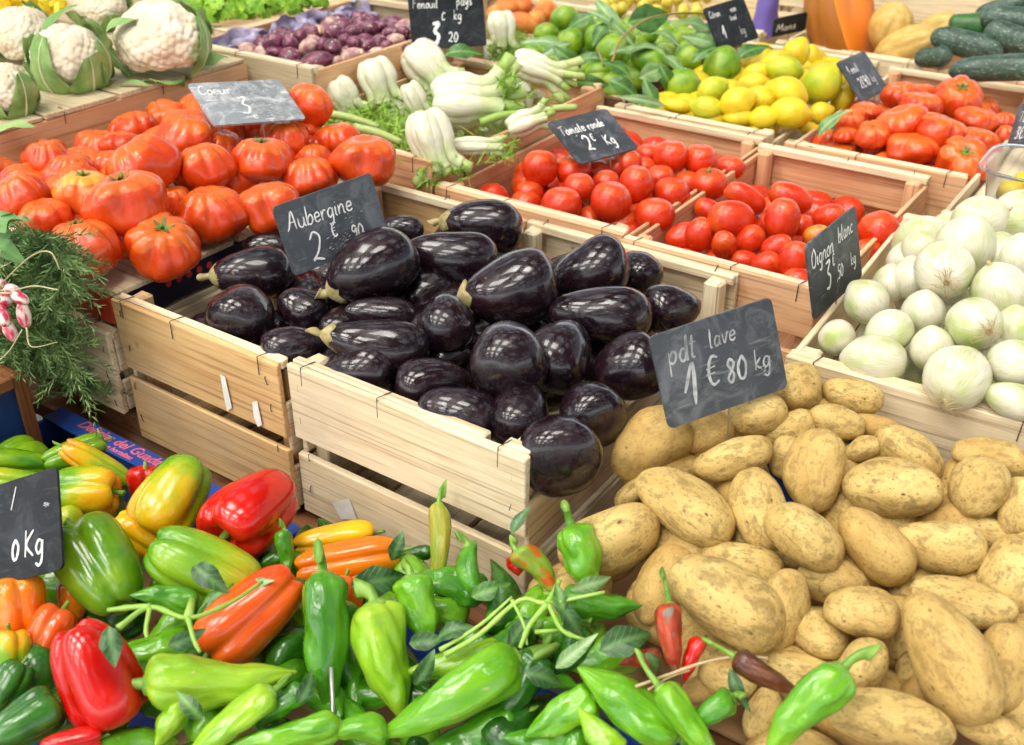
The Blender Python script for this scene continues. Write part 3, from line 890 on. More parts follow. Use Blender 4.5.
# lettering lies on the flap at the back, read from the front
tray_z = 0.115
flap = MB(); flap.box((-0.2275, 0.2105, tray_z - 0.001), (0.2275, 0.180, tray_z + 0.003), .0008)
flapo = flap.build('printed_flap', 'card_blue', PT)
for txt, sz, dx, dy in (('Delicias del Guada', 0.0215, -0.17, 0.193), ('Frutas e hortalizas', 0.0105, -0.125, 0.1825)):
    o = link('lettering', text_mesh(txt, sz, 0.25, 'print_pink', 0.0004), None, flapo)
    o.location = (dx, dy, tray_z + 0.0034)

# left blue box with wooden frame
p0 = at(24, 371, 0.875)
bb = empty('framed_box', (p0.x - 0.22, p0.y - 0.19, 0.685)); tag(bb, 'blue box with a worn brown wooden frame at the left edge', 'box')
hx, hy, h = 0.22, 0.19, 0.19
MB().box((-hx + .006, -hy + .006, .002), (hx - .008, hy - .008, h - .02), .002).build('blue_body', 'crate_blue', bb)
for z0, z1 in ((h - .018, h), (0.085, 0.100), (0.0, 0.016)):
    MB().box((hx - .0075, -hy, z0), (hx, hy - .0165, z1), .002, .001).build('rail', 'wood_brown_y', bb)
for yy in (hy - .016, -hy): MB().box((hx - .0075, yy, .0), (hx, yy + .016, h), .002, .001).build('upright', 'wood_brown_z', bb)
for yy in (0.06, -0.06): MB().box((hx - .0078, yy, .017), (hx - .003, yy + .006, h - .019), .001).build('rib', 'crate_blue', bb)
MB().box((-hx, -hy + .001, h - .0195), (hx - .008, hy - .001, h - .004), .002).build('lid', 'wood_brown_x', bb)

# ------------------------------------------------------------------ hand lettering
G = {
'A': (.8, [[(0, 0), (.15, .25), (.4, 1), (.62, 0)], [(.12, .4), (.62, .42)]]),
'u': (.6, [[(0, .5), (.05, .1), (.25, 0), (.4, .2), (.42, .5), (.44, .1), (.55, 0)]]),
'b': (.55, [[(.02, 1), (.04, 0), (.08, .3), (.3, .5), (.42, .25), (.28, 0), (.06, .05)]]),
'e': (.5, [[(.03, .25), (.36, .3), (.28, .5), (.08, .42), (.06, .12), (.22, 0), (.42, .1)]]),
'r': (.45, [[(.02, .5), (.08, .1), (.08, 0), (.1, .3), (.2, .48), (.36, .46)]]),
'g': (.55, [[(.38, .45), (.18, .5), (.05, .25), (.18, .02), (.36, .15), (.4, .48), (.4, -.2), (.25, -.42), (.05, -.3)]]),
'i': (.28, [[(.08, .5), (.09, .08), (.2, 0)], [(.1, .7), (.12, .74)]]),
'n': (.6, [[(.03, .5), (.06, 0), (.08, .3), (.25, .5), (.38, .4), (.4, .05), (.52, 0)]]),
'm': (.8, [[(.03, .5), (.06, 0), (.08, .3), (.2, .5), (.3, .35), (.31, 0), (.34, .3), (.46, .5), (.56, .35), (.58, .03), (.7, 0)]]),
'o': (.5, [[(.22, .5), (.04, .3), (.12, .02), (.34, .06), (.38, .36), (.22, .5), (.4, .48)]]),
'a': (.55, [[(.38, .44), (.2, .5), (.04, .25), (.16, 0), (.34, .12), (.39, .46), (.4, .08), (.5, 0)]]),
'l': (.3, [[(.06, 1), (.07, .1), (.2, 0)]]),
'c': (.45, [[(.36, .42), (.2, .5), (.05, .28), (.14, .02), (.38, .06)]]),
'd': (.55, [[(.36, .42), (.18, .48), (.04, .22), (.16, 0), (.34, .14), (.4, 1), (.41, .08), (.5, 0)]]),
't': (.4, [[(.15, .9), (.14, .1), (.28, 0)], [(0, .58), (.32, .62)]]),
'v': (.5, [[(.02, .5), (.18, 0), (.36, .5), (.46, .46)]]),
'p': (.55, [[(.05, .5), (.1, -.45)], [(.06, .3), (.25, .52), (.4, .3), (.28, .03), (.08, .1)]]),
'y': (.5, [[(.02, .5), (.08, .15), (.22, .1), (.36, .5), (.34, -.1), (.2, -.42), (.04, -.28)]]),
's': (.42, [[(.34, .45), (.16, .5), (.08, .35), (.3, .18), (.22, 0), (.02, .05)]]),
'k': (.5, [[(.04, 1), (.06, 0)], [(.36, .55), (.08, .25), (.4, 0)]]),
'K': (.65, [[(.05, 1), (.06, 0)], [(.5, .95), (.08, .45), (.52, 0)]]),
'T': (.7, [[(0, .92), (.62, 1)], [(.32, .96), (.26, .0)]]),
'F': (.6, [[(.08, 1), (.06, 0)], [(.06, 1), (.5, 1.02)], [(.06, .55), (.4, .58)]]),
'O': (.75, [[(.35, 1), (.05, .6), (.15, .08), (.48, .05), (.62, .55), (.38, 1), (.3, .9)]]),
'C': (.65, [[(.52, .85), (.3, 1), (.05, .55), (.2, .04), (.55, .15)]]),
'M': (.9, [[(.02, 0), (.12, 1), (.38, .3), (.62, 1), (.74, 0)]]),
'q': (.55, [[(.36, .44), (.18, .5), (.05, .22), (.18, .02), (.36, .2), (.38, .48), (.38, -.45)]]),
'0': (.6, [[(.25, 1), (.05, .55), (.15, .05), (.38, .08), (.48, .6), (.25, 1)]]),
'1': (.5, [[(.02, .35), (.3, 1), (.32, 0)]]),
'2': (.7, [[(.05, .8), (.25, 1), (.48, .8), (.35, .35), (.08, .1), (.22, .12), (.58, .02)]]),
'3': (.6, [[(.05, .95), (.42, .98), (.2, .62), (.44, .4), (.32, .05), (.04, .08)]]),
'5': (.55, [[(.45, 1), (.12, 1), (.1, .6), (.35, .55), (.42, .25), (.25, 0), (.03, .08)]]),
'8': (.6, [[(.42, .85), (.22, 1), (.1, .78), (.38, .35), (.28, .02), (.08, .2), (.34, .6), (.42, .85)]]),
'9': (.6, [[(.42, .85), (.2, 1), (.06, .72), (.25, .5), (.43, .75), (.42, .3), (.28, 0)]]),
'E': (.65, [[(.55, .92), (.3, 1), (.12, .7), (.14, .25), (.32, .02), (.56, .12)], [(0, .62), (.42, .64)], [(0, .42), (.38, .42)]]),
',': (.25, [[(.1, .08), (.04, -.15)]]),
'.': (.25, [[(.08, .04), (.12, .08), (.1, .02)]]),
'/': (.3, [[(0, 0), (.28, 1)]]),
'~': (1.1, [[(0, .2), (.2, .5), (.35, .1), (.5, .55), (.7, .1), (.9, .6), (1.05, .2)]]),
' ': (.4, []),
}
def lettering(lines, w, h, parent, z=0.0009):
    """lines: (text, u, v of the baseline, height, slant, pen width, mat); board lies in local XY, origin bottom middle"""
    byname = {}
    for txt, u, v, hh, slope, pen, mat in lines:
        x = (u - .5) * w; y = (1 - v) * h; H = hh * h
        m = byname.setdefault(mat, MB())
        for ch in txt:
            if ch not in G: continue
            adv, strokes = G[ch]
            for stn in strokes:
                P = catmull([(x + px * H * 0.85 + 0.12 * py * H + RND.uniform(-.012, .012) * H, y + py * H + slope * (x + px * H) + RND.uniform(-.012, .012) * H, z) for px, py in stn], 5)
                V = []; F = []
                for i, p in enumerate(P):
                    d = (P[min(i + 1, len(P) - 1)] - P[max(i - 1, 0)])
                    d = d.normalized() if d.length > 1e-9 else Vector((1, 0, 0))
                    nn = Vector((-d.y, d.x, 0)) * pen * H * RND.uniform(.75, 1.15) * (0.55 if i in (0, len(P) - 1) else 1)
                    V += [p + nn, p - nn]
                for i in range(len(P) - 1): F.append((2 * i, 2 * i + 1, 2 * i + 3, 2 * i + 2))
                m.add(V, F)
            x += adv * H * 0.85
    for mat, m in byname.items(): m.build('chalk_lettering' if 'chalk' in mat else 'painted_lettering', mat, parent)

def smear(parent, spots, w, h, mat='chalk_faint', z=0.0006):
    """ragged rubbed-out chalk: many short dabs"""
    m = MB()
    for (u, v, ru, rv, n_) in spots:
        for _ in range(n_):
            a = RND.uniform(0, 6.28); q = RND.random() ** 0.6
            x = (u + ru * q * math.cos(a) - .5) * w; y = (1 - (v + rv * q * math.sin(a))) * h
            L = RND.uniform(.0008, .0028); t = RND.uniform(-.5, .5)
            d = Vector((math.cos(t), math.sin(t), 0)) * L; p = Vector((-d.y, d.x, 0)) * RND.uniform(.15, .4)
            c = Vector((x, y, z + RND.uniform(0, .0002)))
            if abs(x) < w / 2 - .006 and .004 < y < h - .006: m.add([c - d, c - d * .2 - p, c + d, c + d * .3 + p], [(0, 1, 2, 3)])
    if m.V: m.build('chalk_smear', mat, parent)

SIGNS = dict(
aub=((-0.8441, 0.8581, 1.0001), (0.2621, 0.9626, 0.068), (-0.2879, 0.0108, 0.9576), 0.1403, 0.0864),
coeur=((-1.1782, 1.0511, 1.0601), (0.3209, 0.9394, -0.1208), (-0.8629, 0.3425, 0.3715), 0.1486, 0.1034),
pdt=((-0.3237, 0.8636, 0.9653), (0.5677, 0.81, 0.1469), (-0.3465, 0.0732, 0.9352), 0.1379, 0.0986),
oignon=((-0.3217, 1.1873, 0.9557), (0.0771, 0.9961, 0.0438), (-0.249, -0.0233, 0.9682), 0.1384, 0.0960),
ronde=((-0.7756, 1.4036, 0.9852), (0.2407, 0.9701, -0.0305), (-0.8288, 0.2218, 0.5137), 0.1339, 0.0913),
fenouil=((-1.2863, 1.6564, 1.0302), (0.6533, 0.757, -0.0095), (-0.2679, 0.2429, 0.9323), 0.1493, 0.1098),
left=((-0.82, 0.3497, 0.8599), (0.8331, 0.3716, 0.4096), (-0.5509, 0.4917, 0.6744), 0.1269, 0.0983),
citron=((-0.8749, 2.1212, 1.0002), (0.2366, 0.9702, 0.0517), (-0.5401, 0.0871, 0.8371), 0.1318, 0.0931),
mans=((-0.8701, 2.3904, 0.97), (0.7711, 0.6087, 0.1869), (0.1828, -0.4929, 0.8507), 0.0771, 0.0543),
deux=((-0.5577, 2.0565, 0.9601), (0.0761, 0.9968, -0.0224), (-0.695, 0.0692, 0.7157), 0.1308, 0.0903),
edge=((-0.2446, 1.87, 0.9698), (0.6906, -0.6475, 0.3223), (-0.0109, 0.4362, 0.8998), 0.1104, 0.0761))
SIGN_TXT = dict(
aub=('black slate price tag reading Aubergine 2 euro 90 in the aubergine crates', [('Aubergine', .07, .40, .26, -.02, .045, 'chalk'), ('2', .20, .93, .42, 0, .04, 'chalk'), ('E', .45, .68, .20, 0, .06, 'chalk'), ('90', .64, .82, .20, 0, .06, 'chalk')], [(.5, .75, .12, .15, 40), (.72, .5, .1, .1, 14)]),
coeur=('tilted slate with its sky sheen painted in as grey, reading Coeur 3 with chalk smears above the ribbed tomatoes', [('Coeur', .05, .30, .22, 0, .05, 'chalk'), ('3', .36, .80, .40, 0, .04, 'chalk'), ('e', .45, .92, .18, 0, .05, 'chalk')], [(.55, .2, .25, .2, 260), (.72, .72, .28, .18, 800), (.5, .5, .3, .3, 200)]),
pdt=('dark slate price tag reading pdt lave 1 euro 80 standing in the potatoes', [('pdt', .10, .34, .26, .02, .05, 'chalk_faint'), ('lave', .44, .31, .20, .03, .045, 'chalk_faint'), ('1', .16, .84, .44, 0, .045, 'chalk_faint'), ('E', .36, .70, .30, 0, .05, 'chalk_faint'), ('80', .52, .74, .25, .02, .06, 'chalk_faint'), ('kg', .76, .70, .22, 0, .05, 'chalk_faint')], [(.85, .7, .06, .1, 12)]),
oignon=('upright slate price tag reading Oignon blanc 3 euro 50 against the onion crate', [('Oignon', .04, .34, .23, 0, .055, 'chalk'), ('blanc', .58, .29, .21, 0, .055, 'chalk'), ('3', .26, .76, .36, 0, .05, 'chalk'), ('E', .42, .52, .15, 0, .07, 'chalk'), (',50', .48, .74, .17, 0, .065, 'chalk'), ('kg', .78, .72, .18, 0, .06, 'chalk')], []),
ronde=('slate price tag reading Tomate ronde 2 euro Kg over the round tomatoes', [('Tomate', .06, .36, .20, 0, .06, 'chalk'), ('ronde', .50, .36, .18, 0, .07, 'chalk'), ('2', .26, .80, .34, 0, .06, 'chalk'), ('E', .42, .62, .16, 0, .08, 'chalk'), ('Kg', .58, .78, .24, 0, .06, 'chalk')], [(.4, .3, .3, .15, 30)]),
fenouil=('large black slate reading Fenouil pays kg 3 20 above the fennel', [('Fenouil', .05, .30, .16, 0, .05, 'chalk'), ('pays', .63, .28, .17, 0, .05, 'chalk'), ('C', .42, .52, .13, 0, .07, 'chalk'), ('kg', .58, .52, .17, 0, .05, 'chalk'), ('3', .25, .92, .36, 0, .09, 'chalk'), ('20', .48, .90, .17, 0, .06, 'chalk')], []),
left=('black slate cut off by the left edge reading Kg among the bell peppers', [('/', .52, .30, .22, 0, .05, 'chalk'), ('0', .50, .80, .20, 0, .07, 'chalk'), ('Kg', .63, .80, .26, 0, .05, 'chalk')], [(.88, .34, .03, .03, 10)]),
citron=('black slate with small chalk writing standing at the back of the limes', [('Citron', .06, .26, .15, 0, .06, 'chalk'), ('non', .58, .26, .14, 0, .06, 'chalk'), ('trait', .50, .44, .13, 0, .06, 'chalk'), ('1', .2, .78, .3, 0, .05, 'chalk'), ('kg', .62, .80, .2, 0, .05, 'chalk_faint')], []),
mans=('small black slate reading Mans behind the lemon crate', [('Mans', .1, .72, .40, 0, .06, 'chalk')], []),
deux=('black slate reading 2 euro 90 leaning between lemons and ribbed tomatoes', [('1 emill', .12, .36, .20, 0, .05, 'chalk'), ('2E90', .22, .74, .24, 0, .06, 'chalk'), ('kg', .66, .72, .2, 0, .05, 'chalk')], []),
edge=('black slate cut off by the right edge over the ribbed tomatoes', [('Tom', .10, .42, .24, 0, .06, 'chalk'), ('3E', .12, .80, .26, 0, .06, 'chalk')], [(.25, .7, .1, .15, 30)]))
for key, (bm_, ex, ey, w, h) in SIGNS.items():
    ex, ey = Vector(ex).normalized(), Vector(ey); ey = (ey - ex * ey.dot(ex)).normalized(); ez = ex.cross(ey)
    lab, lines, sm = SIGN_TXT[key]
    t = empty('price_slate'); t.matrix_world = Matrix.Translation(Vector(bm_)) @ Matrix((ex, ey, ez)).transposed().to_4x4()
    tag(t, lab, 'price tag', 'slate price tags')
    # rounded board
    m = MB(); r_ = 0.006; ring = []
    for cx, cy, a0 in ((w / 2 - r_, r_, -90), (w / 2 - r_, h - r_, 0), (-w / 2 + r_, h - r_, 90), (-w / 2 + r_, r_, 180)):
        for k in range(4):
            a = math.radians(a0 + 30 * k); ring.append((cx + r_ * math.cos(a), cy + r_ * math.sin(a)))
    nn = len(ring)
    m.add([(x, y, 0) for x, y in ring] + [(x, y, -.003) for x, y in ring], [tuple(range(nn)), tuple(reversed(range(nn, 2 * nn)))] + [(i, i + nn, (i + 1) % nn + nn, (i + 1) % nn) for i in range(nn)])
    m.build('board', 'slate_dark' if key in ('left', 'fenouil', 'citron', 'mans') else 'slate_sheen' if key == 'coeur' else 'slate', t)
    lettering(lines, w, h, t)
    smear(t, sm, w, h)
    dn = Matrix((ex, ey, ez)) @ Vector((0, 0, -1))
    MB().tube([(0.002, 0.012, -.0045), (0.002, -.001, -.0045), Vector((0.004, -.002, -.0045)) + dn * 0.04, Vector((.006, -.003, -.0045)) + dn * 0.09], 0.0011, 6).build('wire_stake', 'metal_wire', t)
# brush lettering on the fennel crate
fo = Vector(Fn.location)
m = MB()
def brush(y, z, H, strokes):
    for stn in strokes:
        P = catmull([(0.1785, y + px * H * .9, z + py * H) for px, py in stn], 5)
        V = []; F = []
        for i, p in enumerate(P):
            d = (P[min(i + 1, len(P) - 1)] - P[max(i - 1, 0)]).normalized()
            q = Vector((0, -d.z, d.y)) * .0042 * RND.uniform(.7, 1.2)
            V += [p + q, p - q]
        for i in range(len(P) - 1): F.append((2 * i, 2 * i + 1, 2 * i + 3, 2 * i + 2))
        m.add(V, F)
y_ = -0.2
for ch in 'Tom':
    adv, s_ = G[ch]; brush(y_, 0.165, .055, s_); y_ += adv * .055
brush(y_ - .01, 0.165, .05, G['~'][1]); brush(y_ + .045, .165, .05, G['~'][1])
m.build('brush_lettering', 'brush_paint', Fn)
# wire stake alone in the peppers
p = at(334, 690, 0.80)
wk = link('metal_stake', MB().tube([p + Vector((0, 0, .03)) - UV * 0.0, at(333, 715, .80), at(331, 744, .79), at(331, 760, .74)], .0022, 7).mesh('stake', 'metal_wire', True))
tag(wk, 'thin bare metal stake among the long green peppers', 'stake')
# ------------------------------------------------------------------ produce
def clamp(v, a, b): return max(a, min(b, v))
def dome(x0, x1, y0, y1, base, rise):
    def h(x, y):
        u = clamp((x - x0) / (x1 - x0), 0, 1); v = clamp((y - y0) / (y1 - y0), 0, 1)
        return base + rise * math.sin(PI * u) ** .6 * math.sin(PI * v) ** .6
    return h

# --- aubergines
hzA = dome(-1.09, -0.44, 0.66, 1.22, 0.922, 0.055)
GE = 'aubergines in the two middle crates'
EP = [('stem', ESTALK, ('calyx', CALYX))]
for x, y, a, b, ang, tilt, dz, st, lab in [
 (268, 248, 26, 15, 175, 0, 0, 0, 'glossy aubergine mostly hidden behind the left edge of the Aubergine slate'),
 (253, 273, 41, 25, 184, 5, .0, 1, 'aubergine with a frayed pale stem just left of the Aubergine slate'),
 (243, 316, 35, 32, 60, -50, -.005, 0, 'round aubergine by the empty left corner of its crate, below the slate'),
 (302, 309, 26, 22, 150, 0, -.02, 0, 'dark aubergine wedged directly under the bottom corner of the Aubergine slate'),
 (294, 347, 34, 22, 10, 0, -.01, 0, 'aubergine lying just behind the joint of the two aubergine crates'),
 (403, 229, 21, 13, 170, 0, 0, 0, 'small greyish aubergine peeping out right of the Aubergine slate'),
 (482, 227, 42, 24, 172, 0, .0, 1, 'mottled aubergine against the back board with a yellowish stem'),
 (452, 254, 46, 25, 172, 0, .01, 0, 'flat grey-sheened aubergine right of the Aubergine slate'),
 (373, 270, 49, 33, 208, 5, .015, 1, 'large plump aubergine touching the right bottom edge of the Aubergine slate'),
 (432, 292, 28, 20, 20, 0, -.03, 0, 'shaded wrinkled aubergine below the flat grey-sheened one'),
 (380, 314, 36, 17, 175, 0, -.01, 0, 'thin dark aubergine lying right behind a longer stemmed one'),
 (377, 342, 54, 25, 172, 0, .005, 1, 'long aubergine with a tan stem pointing at the crate joint'),
 (447, 321, 31, 27, 95, -40, .005, 0, 'small purple-brown aubergine standing on end in the middle of the heap'),
 (508, 287, 50, 35, 196, 5, .02, 1, 'big brownish aubergine at the centre of the heap with a short tan stem'),
 (588, 270, 42, 29, 202, 0, .015, 0, 'large aubergine leaning against the grey back board'),
 (638, 272, 24, 21, 120, -40, 0, 0, 'rounded aubergine tucked behind two big ones at the back board'),
 (600, 314, 52, 27, 176, 0, .02, 0, 'long brown-tinted aubergine right of the centre of the heap'),
 (672, 306, 30, 23, 0, -20, .01, 0, 'aubergine in the back right corner next to the pdt slate'),
 (452, 356, 22, 13, 10, 0, -.03, 0, 'dark aubergine almost buried below the one standing on end'),
 (561, 354, 39, 32, 60, -40, .01, 0, 'shiny scarred aubergine below the long brown-tinted one'),
 (506, 357, 41, 37, 100, -55, .025, 0, 'fat round aubergine with its blossom end up in the middle front'),
 (628, 368, 38, 32, 200, 0, .01, 0, 'aubergine touching the left edge of the pdt slate'),
 (360, 371, 39, 27, 190, -10, -.014, 0, 'glossy aubergine resting on the front rim beside the crate joint'),
 (433, 385, 38, 25, 10, 0, -.012, 0, 'dusty aubergine between the front rim and the fat round one'),
 (520, 412, 36, 30, 80, -30, -.005, 0, 'black shadowed aubergine behind the two end-up ones in the front corner'),
 (458, 415, 43, 28, 166, 0, -.008, 0, 'grey matt aubergine lying on the front rim near the splintered part'),
 (586, 412, 34, 32, 120, -50, .01, 0, 'spotty round aubergine behind the foremost one'),
 (562, 450, 41, 39, 110, -55, .004, 0, 'foremost round aubergine bulging over the front right corner of the crate'),
 (330, 300, 20, 16, 40, 0, -.03, 0, 'dark aubergine in the gap below the bottom edge of the Aubergine slate'),
]:
    veg('eggplant', 'eggplant', 'aubergine', GE, hzA, x, y, a, b * 1.07, ang, tilt, lab, dz, parts=EP if st else (), roll=None)
fill('eggplant', 'eggplant', 'aubergine', GE, 'black aubergine deep in the crate, seen only through gaps', hzA, -1.0, -0.50, .73, 1.16, .043, .055, 1.35, keep=lambda x, y: x > -.98 or y > .9)

# --- big ribbed tomatoes on the riser
hzB = lambda x, y: 0.990 + 0.045 * clamp((-1.10 - x) / 0.16, 0, 1)
GB = 'big ribbed tomatoes on the overturned crate'
for x, y, a, b, lean, dz, st, lab, *mt in [
 (20, 198, 28, 26, (-.3, 0), .0, 0, 'ribbed tomato cut off by the left edge of the photo'),
 (45, 219, 28, 21, (.0, .2), -.005, 0, 'pale-ribbed tomato behind the rosemary, left end of the pile'),
 (48, 158, 21, 18, (0, .3), .015, 0, 'small knob-like tomato at the back left of the pile'),
 (68, 172, 30, 20, (.3, .1), -.005, 0, 'tomato beneath the knob-like one near the salmon board'),
 (85, 193, 30, 24, (.1, .2), .012, 1, 'yellow-shouldered tomato at the left of the pile', 'tomato_yellowing'),
 (110, 164, 20, 15, (0, .2), -.01, 0, 'tomato half hidden behind the yellow-shouldered one'),
 (142, 167, 39, 24, (-.6, .1), .015, 0, 'wide double-lobed tomato in the back row of the pile'),
 (190, 138, 36, 18, (.2, .2), -.005, 0, 'flat creased tomato under the left corner of the Coeur slate'),
 (222, 145, 20, 16, (.3, .1), -.01, 0, 'dark red tomato in shade below the Coeur slate'),
 (205, 168, 29, 25, (-.2, .1), .01, 0, 'smooth tomato right of the wide double-lobed one'),
 (237, 180, 20, 18, (0, 0), -.012, 0, 'tomato squeezed between neighbours in the middle of the pile'),
 (175, 203, 18, 17, (0, 0), -.015, 0, 'shaded tomato glimpsed behind the two front tomatoes'),
 (127, 204, 43, 29, (-.1, .25), .028, 1, 'largest tomato on top of the pile with a small dark stem'),
 (284, 139, 24, 20, (.1, .1), .0, 0, 'tomato beneath the right half of the Coeur slate'),
 (306, 130, 17, 13, (.1, .2), -.005, 0, 'small tomato behind the top right of the pile'),
 (262, 160, 31, 23, (.05, .3), .018, 1, 'tomato that the wire of the Coeur slate is stuck into'),
 (310, 106, 22, 22, (.2, -.1), .03, 0, 'round tomato at the top right end beside the fennel'),
 (337, 139, 23, 15, (-.2, .2), .0, 0, 'tomato under the round top one, near the fennel crate'),
 (314, 158, 20, 12, (0, .2), -.006, 0, 'low tomato between the stake tomato and the right end'),
 (310, 177, 28, 21, (-.1, .1), .005, 0, 'smooth tomato above the top edge of the Aubergine slate'),
 (364, 161, 34, 24, (.1, .3), .015, 0, 'deeply ribbed tomato at the right end of the pile'),
 (268, 208, 30, 26, (-.2, .1), .0, 0, 'tomato touching the left top corner of the Aubergine slate'),
 (211, 214, 36, 30, (-.1, .2), .0, 0, 'tall ribbed tomato in the front row with creased shoulders'),
 (120, 242, 18, 18, (0, 0), -.01, 0, 'shaded tomato between the two foremost ones'),
 (82, 248, 37, 31, (-.15, .35), .0, 1, 'foremost left tomato on the riser corner beside the rosemary'),
 (163, 246, 38, 32, (.15, .1, .55), -.003, 1, 'foremost tomato with its green star stem facing out'),
]:
    veg_up('ribbed_tomato', 'beef', 'tomato', GB, hzB, x, y, a, b, lean, lab, dz, mat=mt[0] if mt else None, parts=[('stem', STAR[len(MADE) % 2])] if st else (), lo=.74)
fill('ribbed_tomato', 'beef', 'tomato', GB, 'ribbed tomato at the bottom of the pile, seen only through gaps', hzB, -1.46, -1.17, .74, 1.18, .040, .022, .75, up=True)

# --- round tomatoes
hzC = dome(-1.0, -0.63, 1.2, 1.75, 0.918, 0.035)
GC = 'round tomatoes in the crate behind the aubergines'
for x, y, a, b, lean, dz, st, lab in [
 (540, 168, 18, 18, (0, .2), .02, 0, 'round tomato under the lower left corner of the Tomate ronde slate'),
 (574, 171, 18, 16, (0, .1), .008, 0, 'round tomato below the slate, second from the left rim'),
 (595, 171, 15, 12, (0, .1), 0, 0, 'orange-red tomato below the middle of the Tomate ronde slate'),
 (616, 168, 14, 11, (0, .2), 0, 1, 'tomato with a trace of green right below the Tomate ronde slate'),
 (529, 192, 15, 11, (0, 0), -.01, 0, 'low tomato in the front left corner of its crate, upper one'),
 (526, 202, 15, 9, (0, 0), -.018, 0, 'low tomato in the front left corner of its crate, lower one'),
 (579, 187, 17, 14, (0, .1), .01, 0, 'round tomato between the left big one and the slate wire'),
 (562, 204, 21, 17, (.1, .2), .012, 0, 'plump tomato at the front left resting on the rim'),
 (606, 182, 14, 12, (0, .1), 0, 0, 'small tomato just right of the slate wire'),
 (611, 201, 21, 20, (.2, .1), .018, 0, 'largest round tomato in the front row'),
 (591, 219, 15, 8, (0, 0), -.02, 0, 'tomato sunk behind the front rim, left one'),
 (622, 225, 19, 10, (0, 0), -.02, 0, 'tomato sunk behind the front rim under the largest one'),
 (628, 164, 15, 14, (0, .1), .008, 0, 'round tomato at the right end of the Tomate ronde slate'),
 (647, 156, 13, 12, (0, .1), .005, 0, 'small tomato behind the slate corner by the back board'),
 (643, 170, 14, 13, (0, .1), -.005, 0, 'tomato in the second row right of the slate corner'),
 (636, 185, 17, 20, (.1, .2), .018, 0, 'upright oval tomato in the middle of the crate'),
 (660, 178, 15, 13, (0, .1), .005, 0, 'tomato in the middle right behind the oval one'),
 (671, 157, 18, 17, (0, .1), .02, 0, 'big tomato at the back board, left of a pair'),
 (700, 160, 18, 16, (0, .1), .022, 0, 'big tomato at the back board, right of a pair'),
 (730, 168, 15, 11, (0, .1), .005, 0, 'tomato in the back right corner by the divider'),
 (687, 184, 14, 13, (0, .1), 0, 0, 'tomato below the gap of the big pair'),
 (708, 184, 19, 16, (0, .3, .3), .012, 1, 'wide tomato with a stem scar close to the divider'),
 (671, 193, 19, 14, (0, .1), .006, 0, 'squat tomato in the middle of the right half'),
 (681, 206, 15, 8, (0, .1), -.012, 1, 'tomato with a dark stem lying along the divider'),
 (655, 215, 21, 14, (0, .2), .01, 0, 'broad tomato in the front right beside the divider'),
 (640, 216, 14, 13, (0, .1), -.015, 0, 'shaded tomato between the largest one and the broad one'),
]:
    veg_up('round_tomato', 'round', 'tomato', GC, hzC, x, y, a, b, lean, lab, dz, parts=[('stem', SMALLSTAR[0])] if st else (), lo=.8, hi=1.15)
fill('round_tomato', 'round', 'tomato', GC, 'round tomato low in the crate, seen only through gaps', hzC, -.96, -.67, 1.24, 1.70, .029, .036, 1.0)

# --- plum tomatoes
hzD = dome(-.66, -.33, 1.17, 1.72, 0.905, 0.035)
GD = 'plum tomatoes in the crate beside the onions'
for x, y, a, b, ang, tilt, dz, st, lab in [
 (709, 211, 16, 12, 150, 0, -.005, 0, 'plum tomato against the divider behind the large left one'),
 (745, 198, 23, 13, 150, 10, .015, 0, 'long plum tomato slanting at the back left of the heap'),
 (790, 198, 23, 15, 155, 10, .015, 0, 'plum tomato lying below the slot of the back board'),
 (770, 226, 14, 12, 90, 10, -.012, 0, 'shaded plum tomato between the large one and the upright one'),
 (731, 220, 24, 19, 170, 20, .02, 0, 'large plump tomato on top at the left of the heap'),
 (782, 220, 22, 18, 80, 15, .018, 0, 'upright plum tomato in the middle of the heap'),
 (683, 237, 19, 14, 20, 0, -.005, 0, 'plum tomato at the front left touching the divider'),
 (700, 234, 17, 15, 60, 10, .002, 0, 'plum tomato squeezed between the divider one and the large one'),
 (724, 245, 14, 13, 90, 62, .012, 1, 'small tomato showing its stem scar to the front'),
 (750, 240, 16, 14, 60, 10, .0, 0, 'tomato in the hollow below the large plump one'),
 (777, 247, 16, 12, 20, 10, .004, 0, 'small plum tomato left of the onion slate'),
 (801, 228, 14, 12, 90, 10, -.008, 0, 'plum tomato behind the upper left edge of the onion slate'),
 (829, 217, 17, 13, 10, 10, .0, 0, 'dull tomato above the onion slate by the back board'),
 (817, 236, 14, 11, 10, 10, .0, 0, 'yellowish tomato behind the onion slate'),
 (745, 261, 15, 11, 170, 10, -.008, 0, 'low plum tomato at the front rim, left of centre'),
 (766, 265, 16, 13, 20, 10, -.002, 0, 'low plum tomato at the front rim, right of centre'),
 (795, 261, 21, 17, 70, 10, .008, 0, 'glossy plum tomato touching the left edge of the onion slate'),
 (801, 286, 21, 16, 160, 10, .004, 0, 'plum tomato in the front right corner beside the onion slate'),
 (806, 307, 16, 10, 20, 10, -.014, 0, 'lowest plum tomato behind the onion crate corner'),
 (796, 297, 14, 10, 20, 10, -.016, 0, 'plum tomato half hidden behind the front rim corner'),
 (879, 233, 22, 20, 100, 20, .012, 0, 'large round tomato right of the onion slate'),
 (895, 228, 14, 12, 100, 20, -.005, 0, 'tomato tucked behind the large one at the right wall'),
 (866, 254, 15, 15, 90, 20, -.01, 0, 'tomato half hidden behind the right edge of the onion slate'),
 (846, 232, 14, 12, 40, 10, -.01, 0, 'plum tomato hidden behind the top corner of the onion slate'),
]:
    veg('plum_tomato', 'plum', 'tomato', GD, hzD, x, y, a, b, ang, tilt, lab, dz, parts=[('stem', SMALLSTAR[0])] if st else (), mat='tomato_yellowing' if 'yellowish' in lab else None)
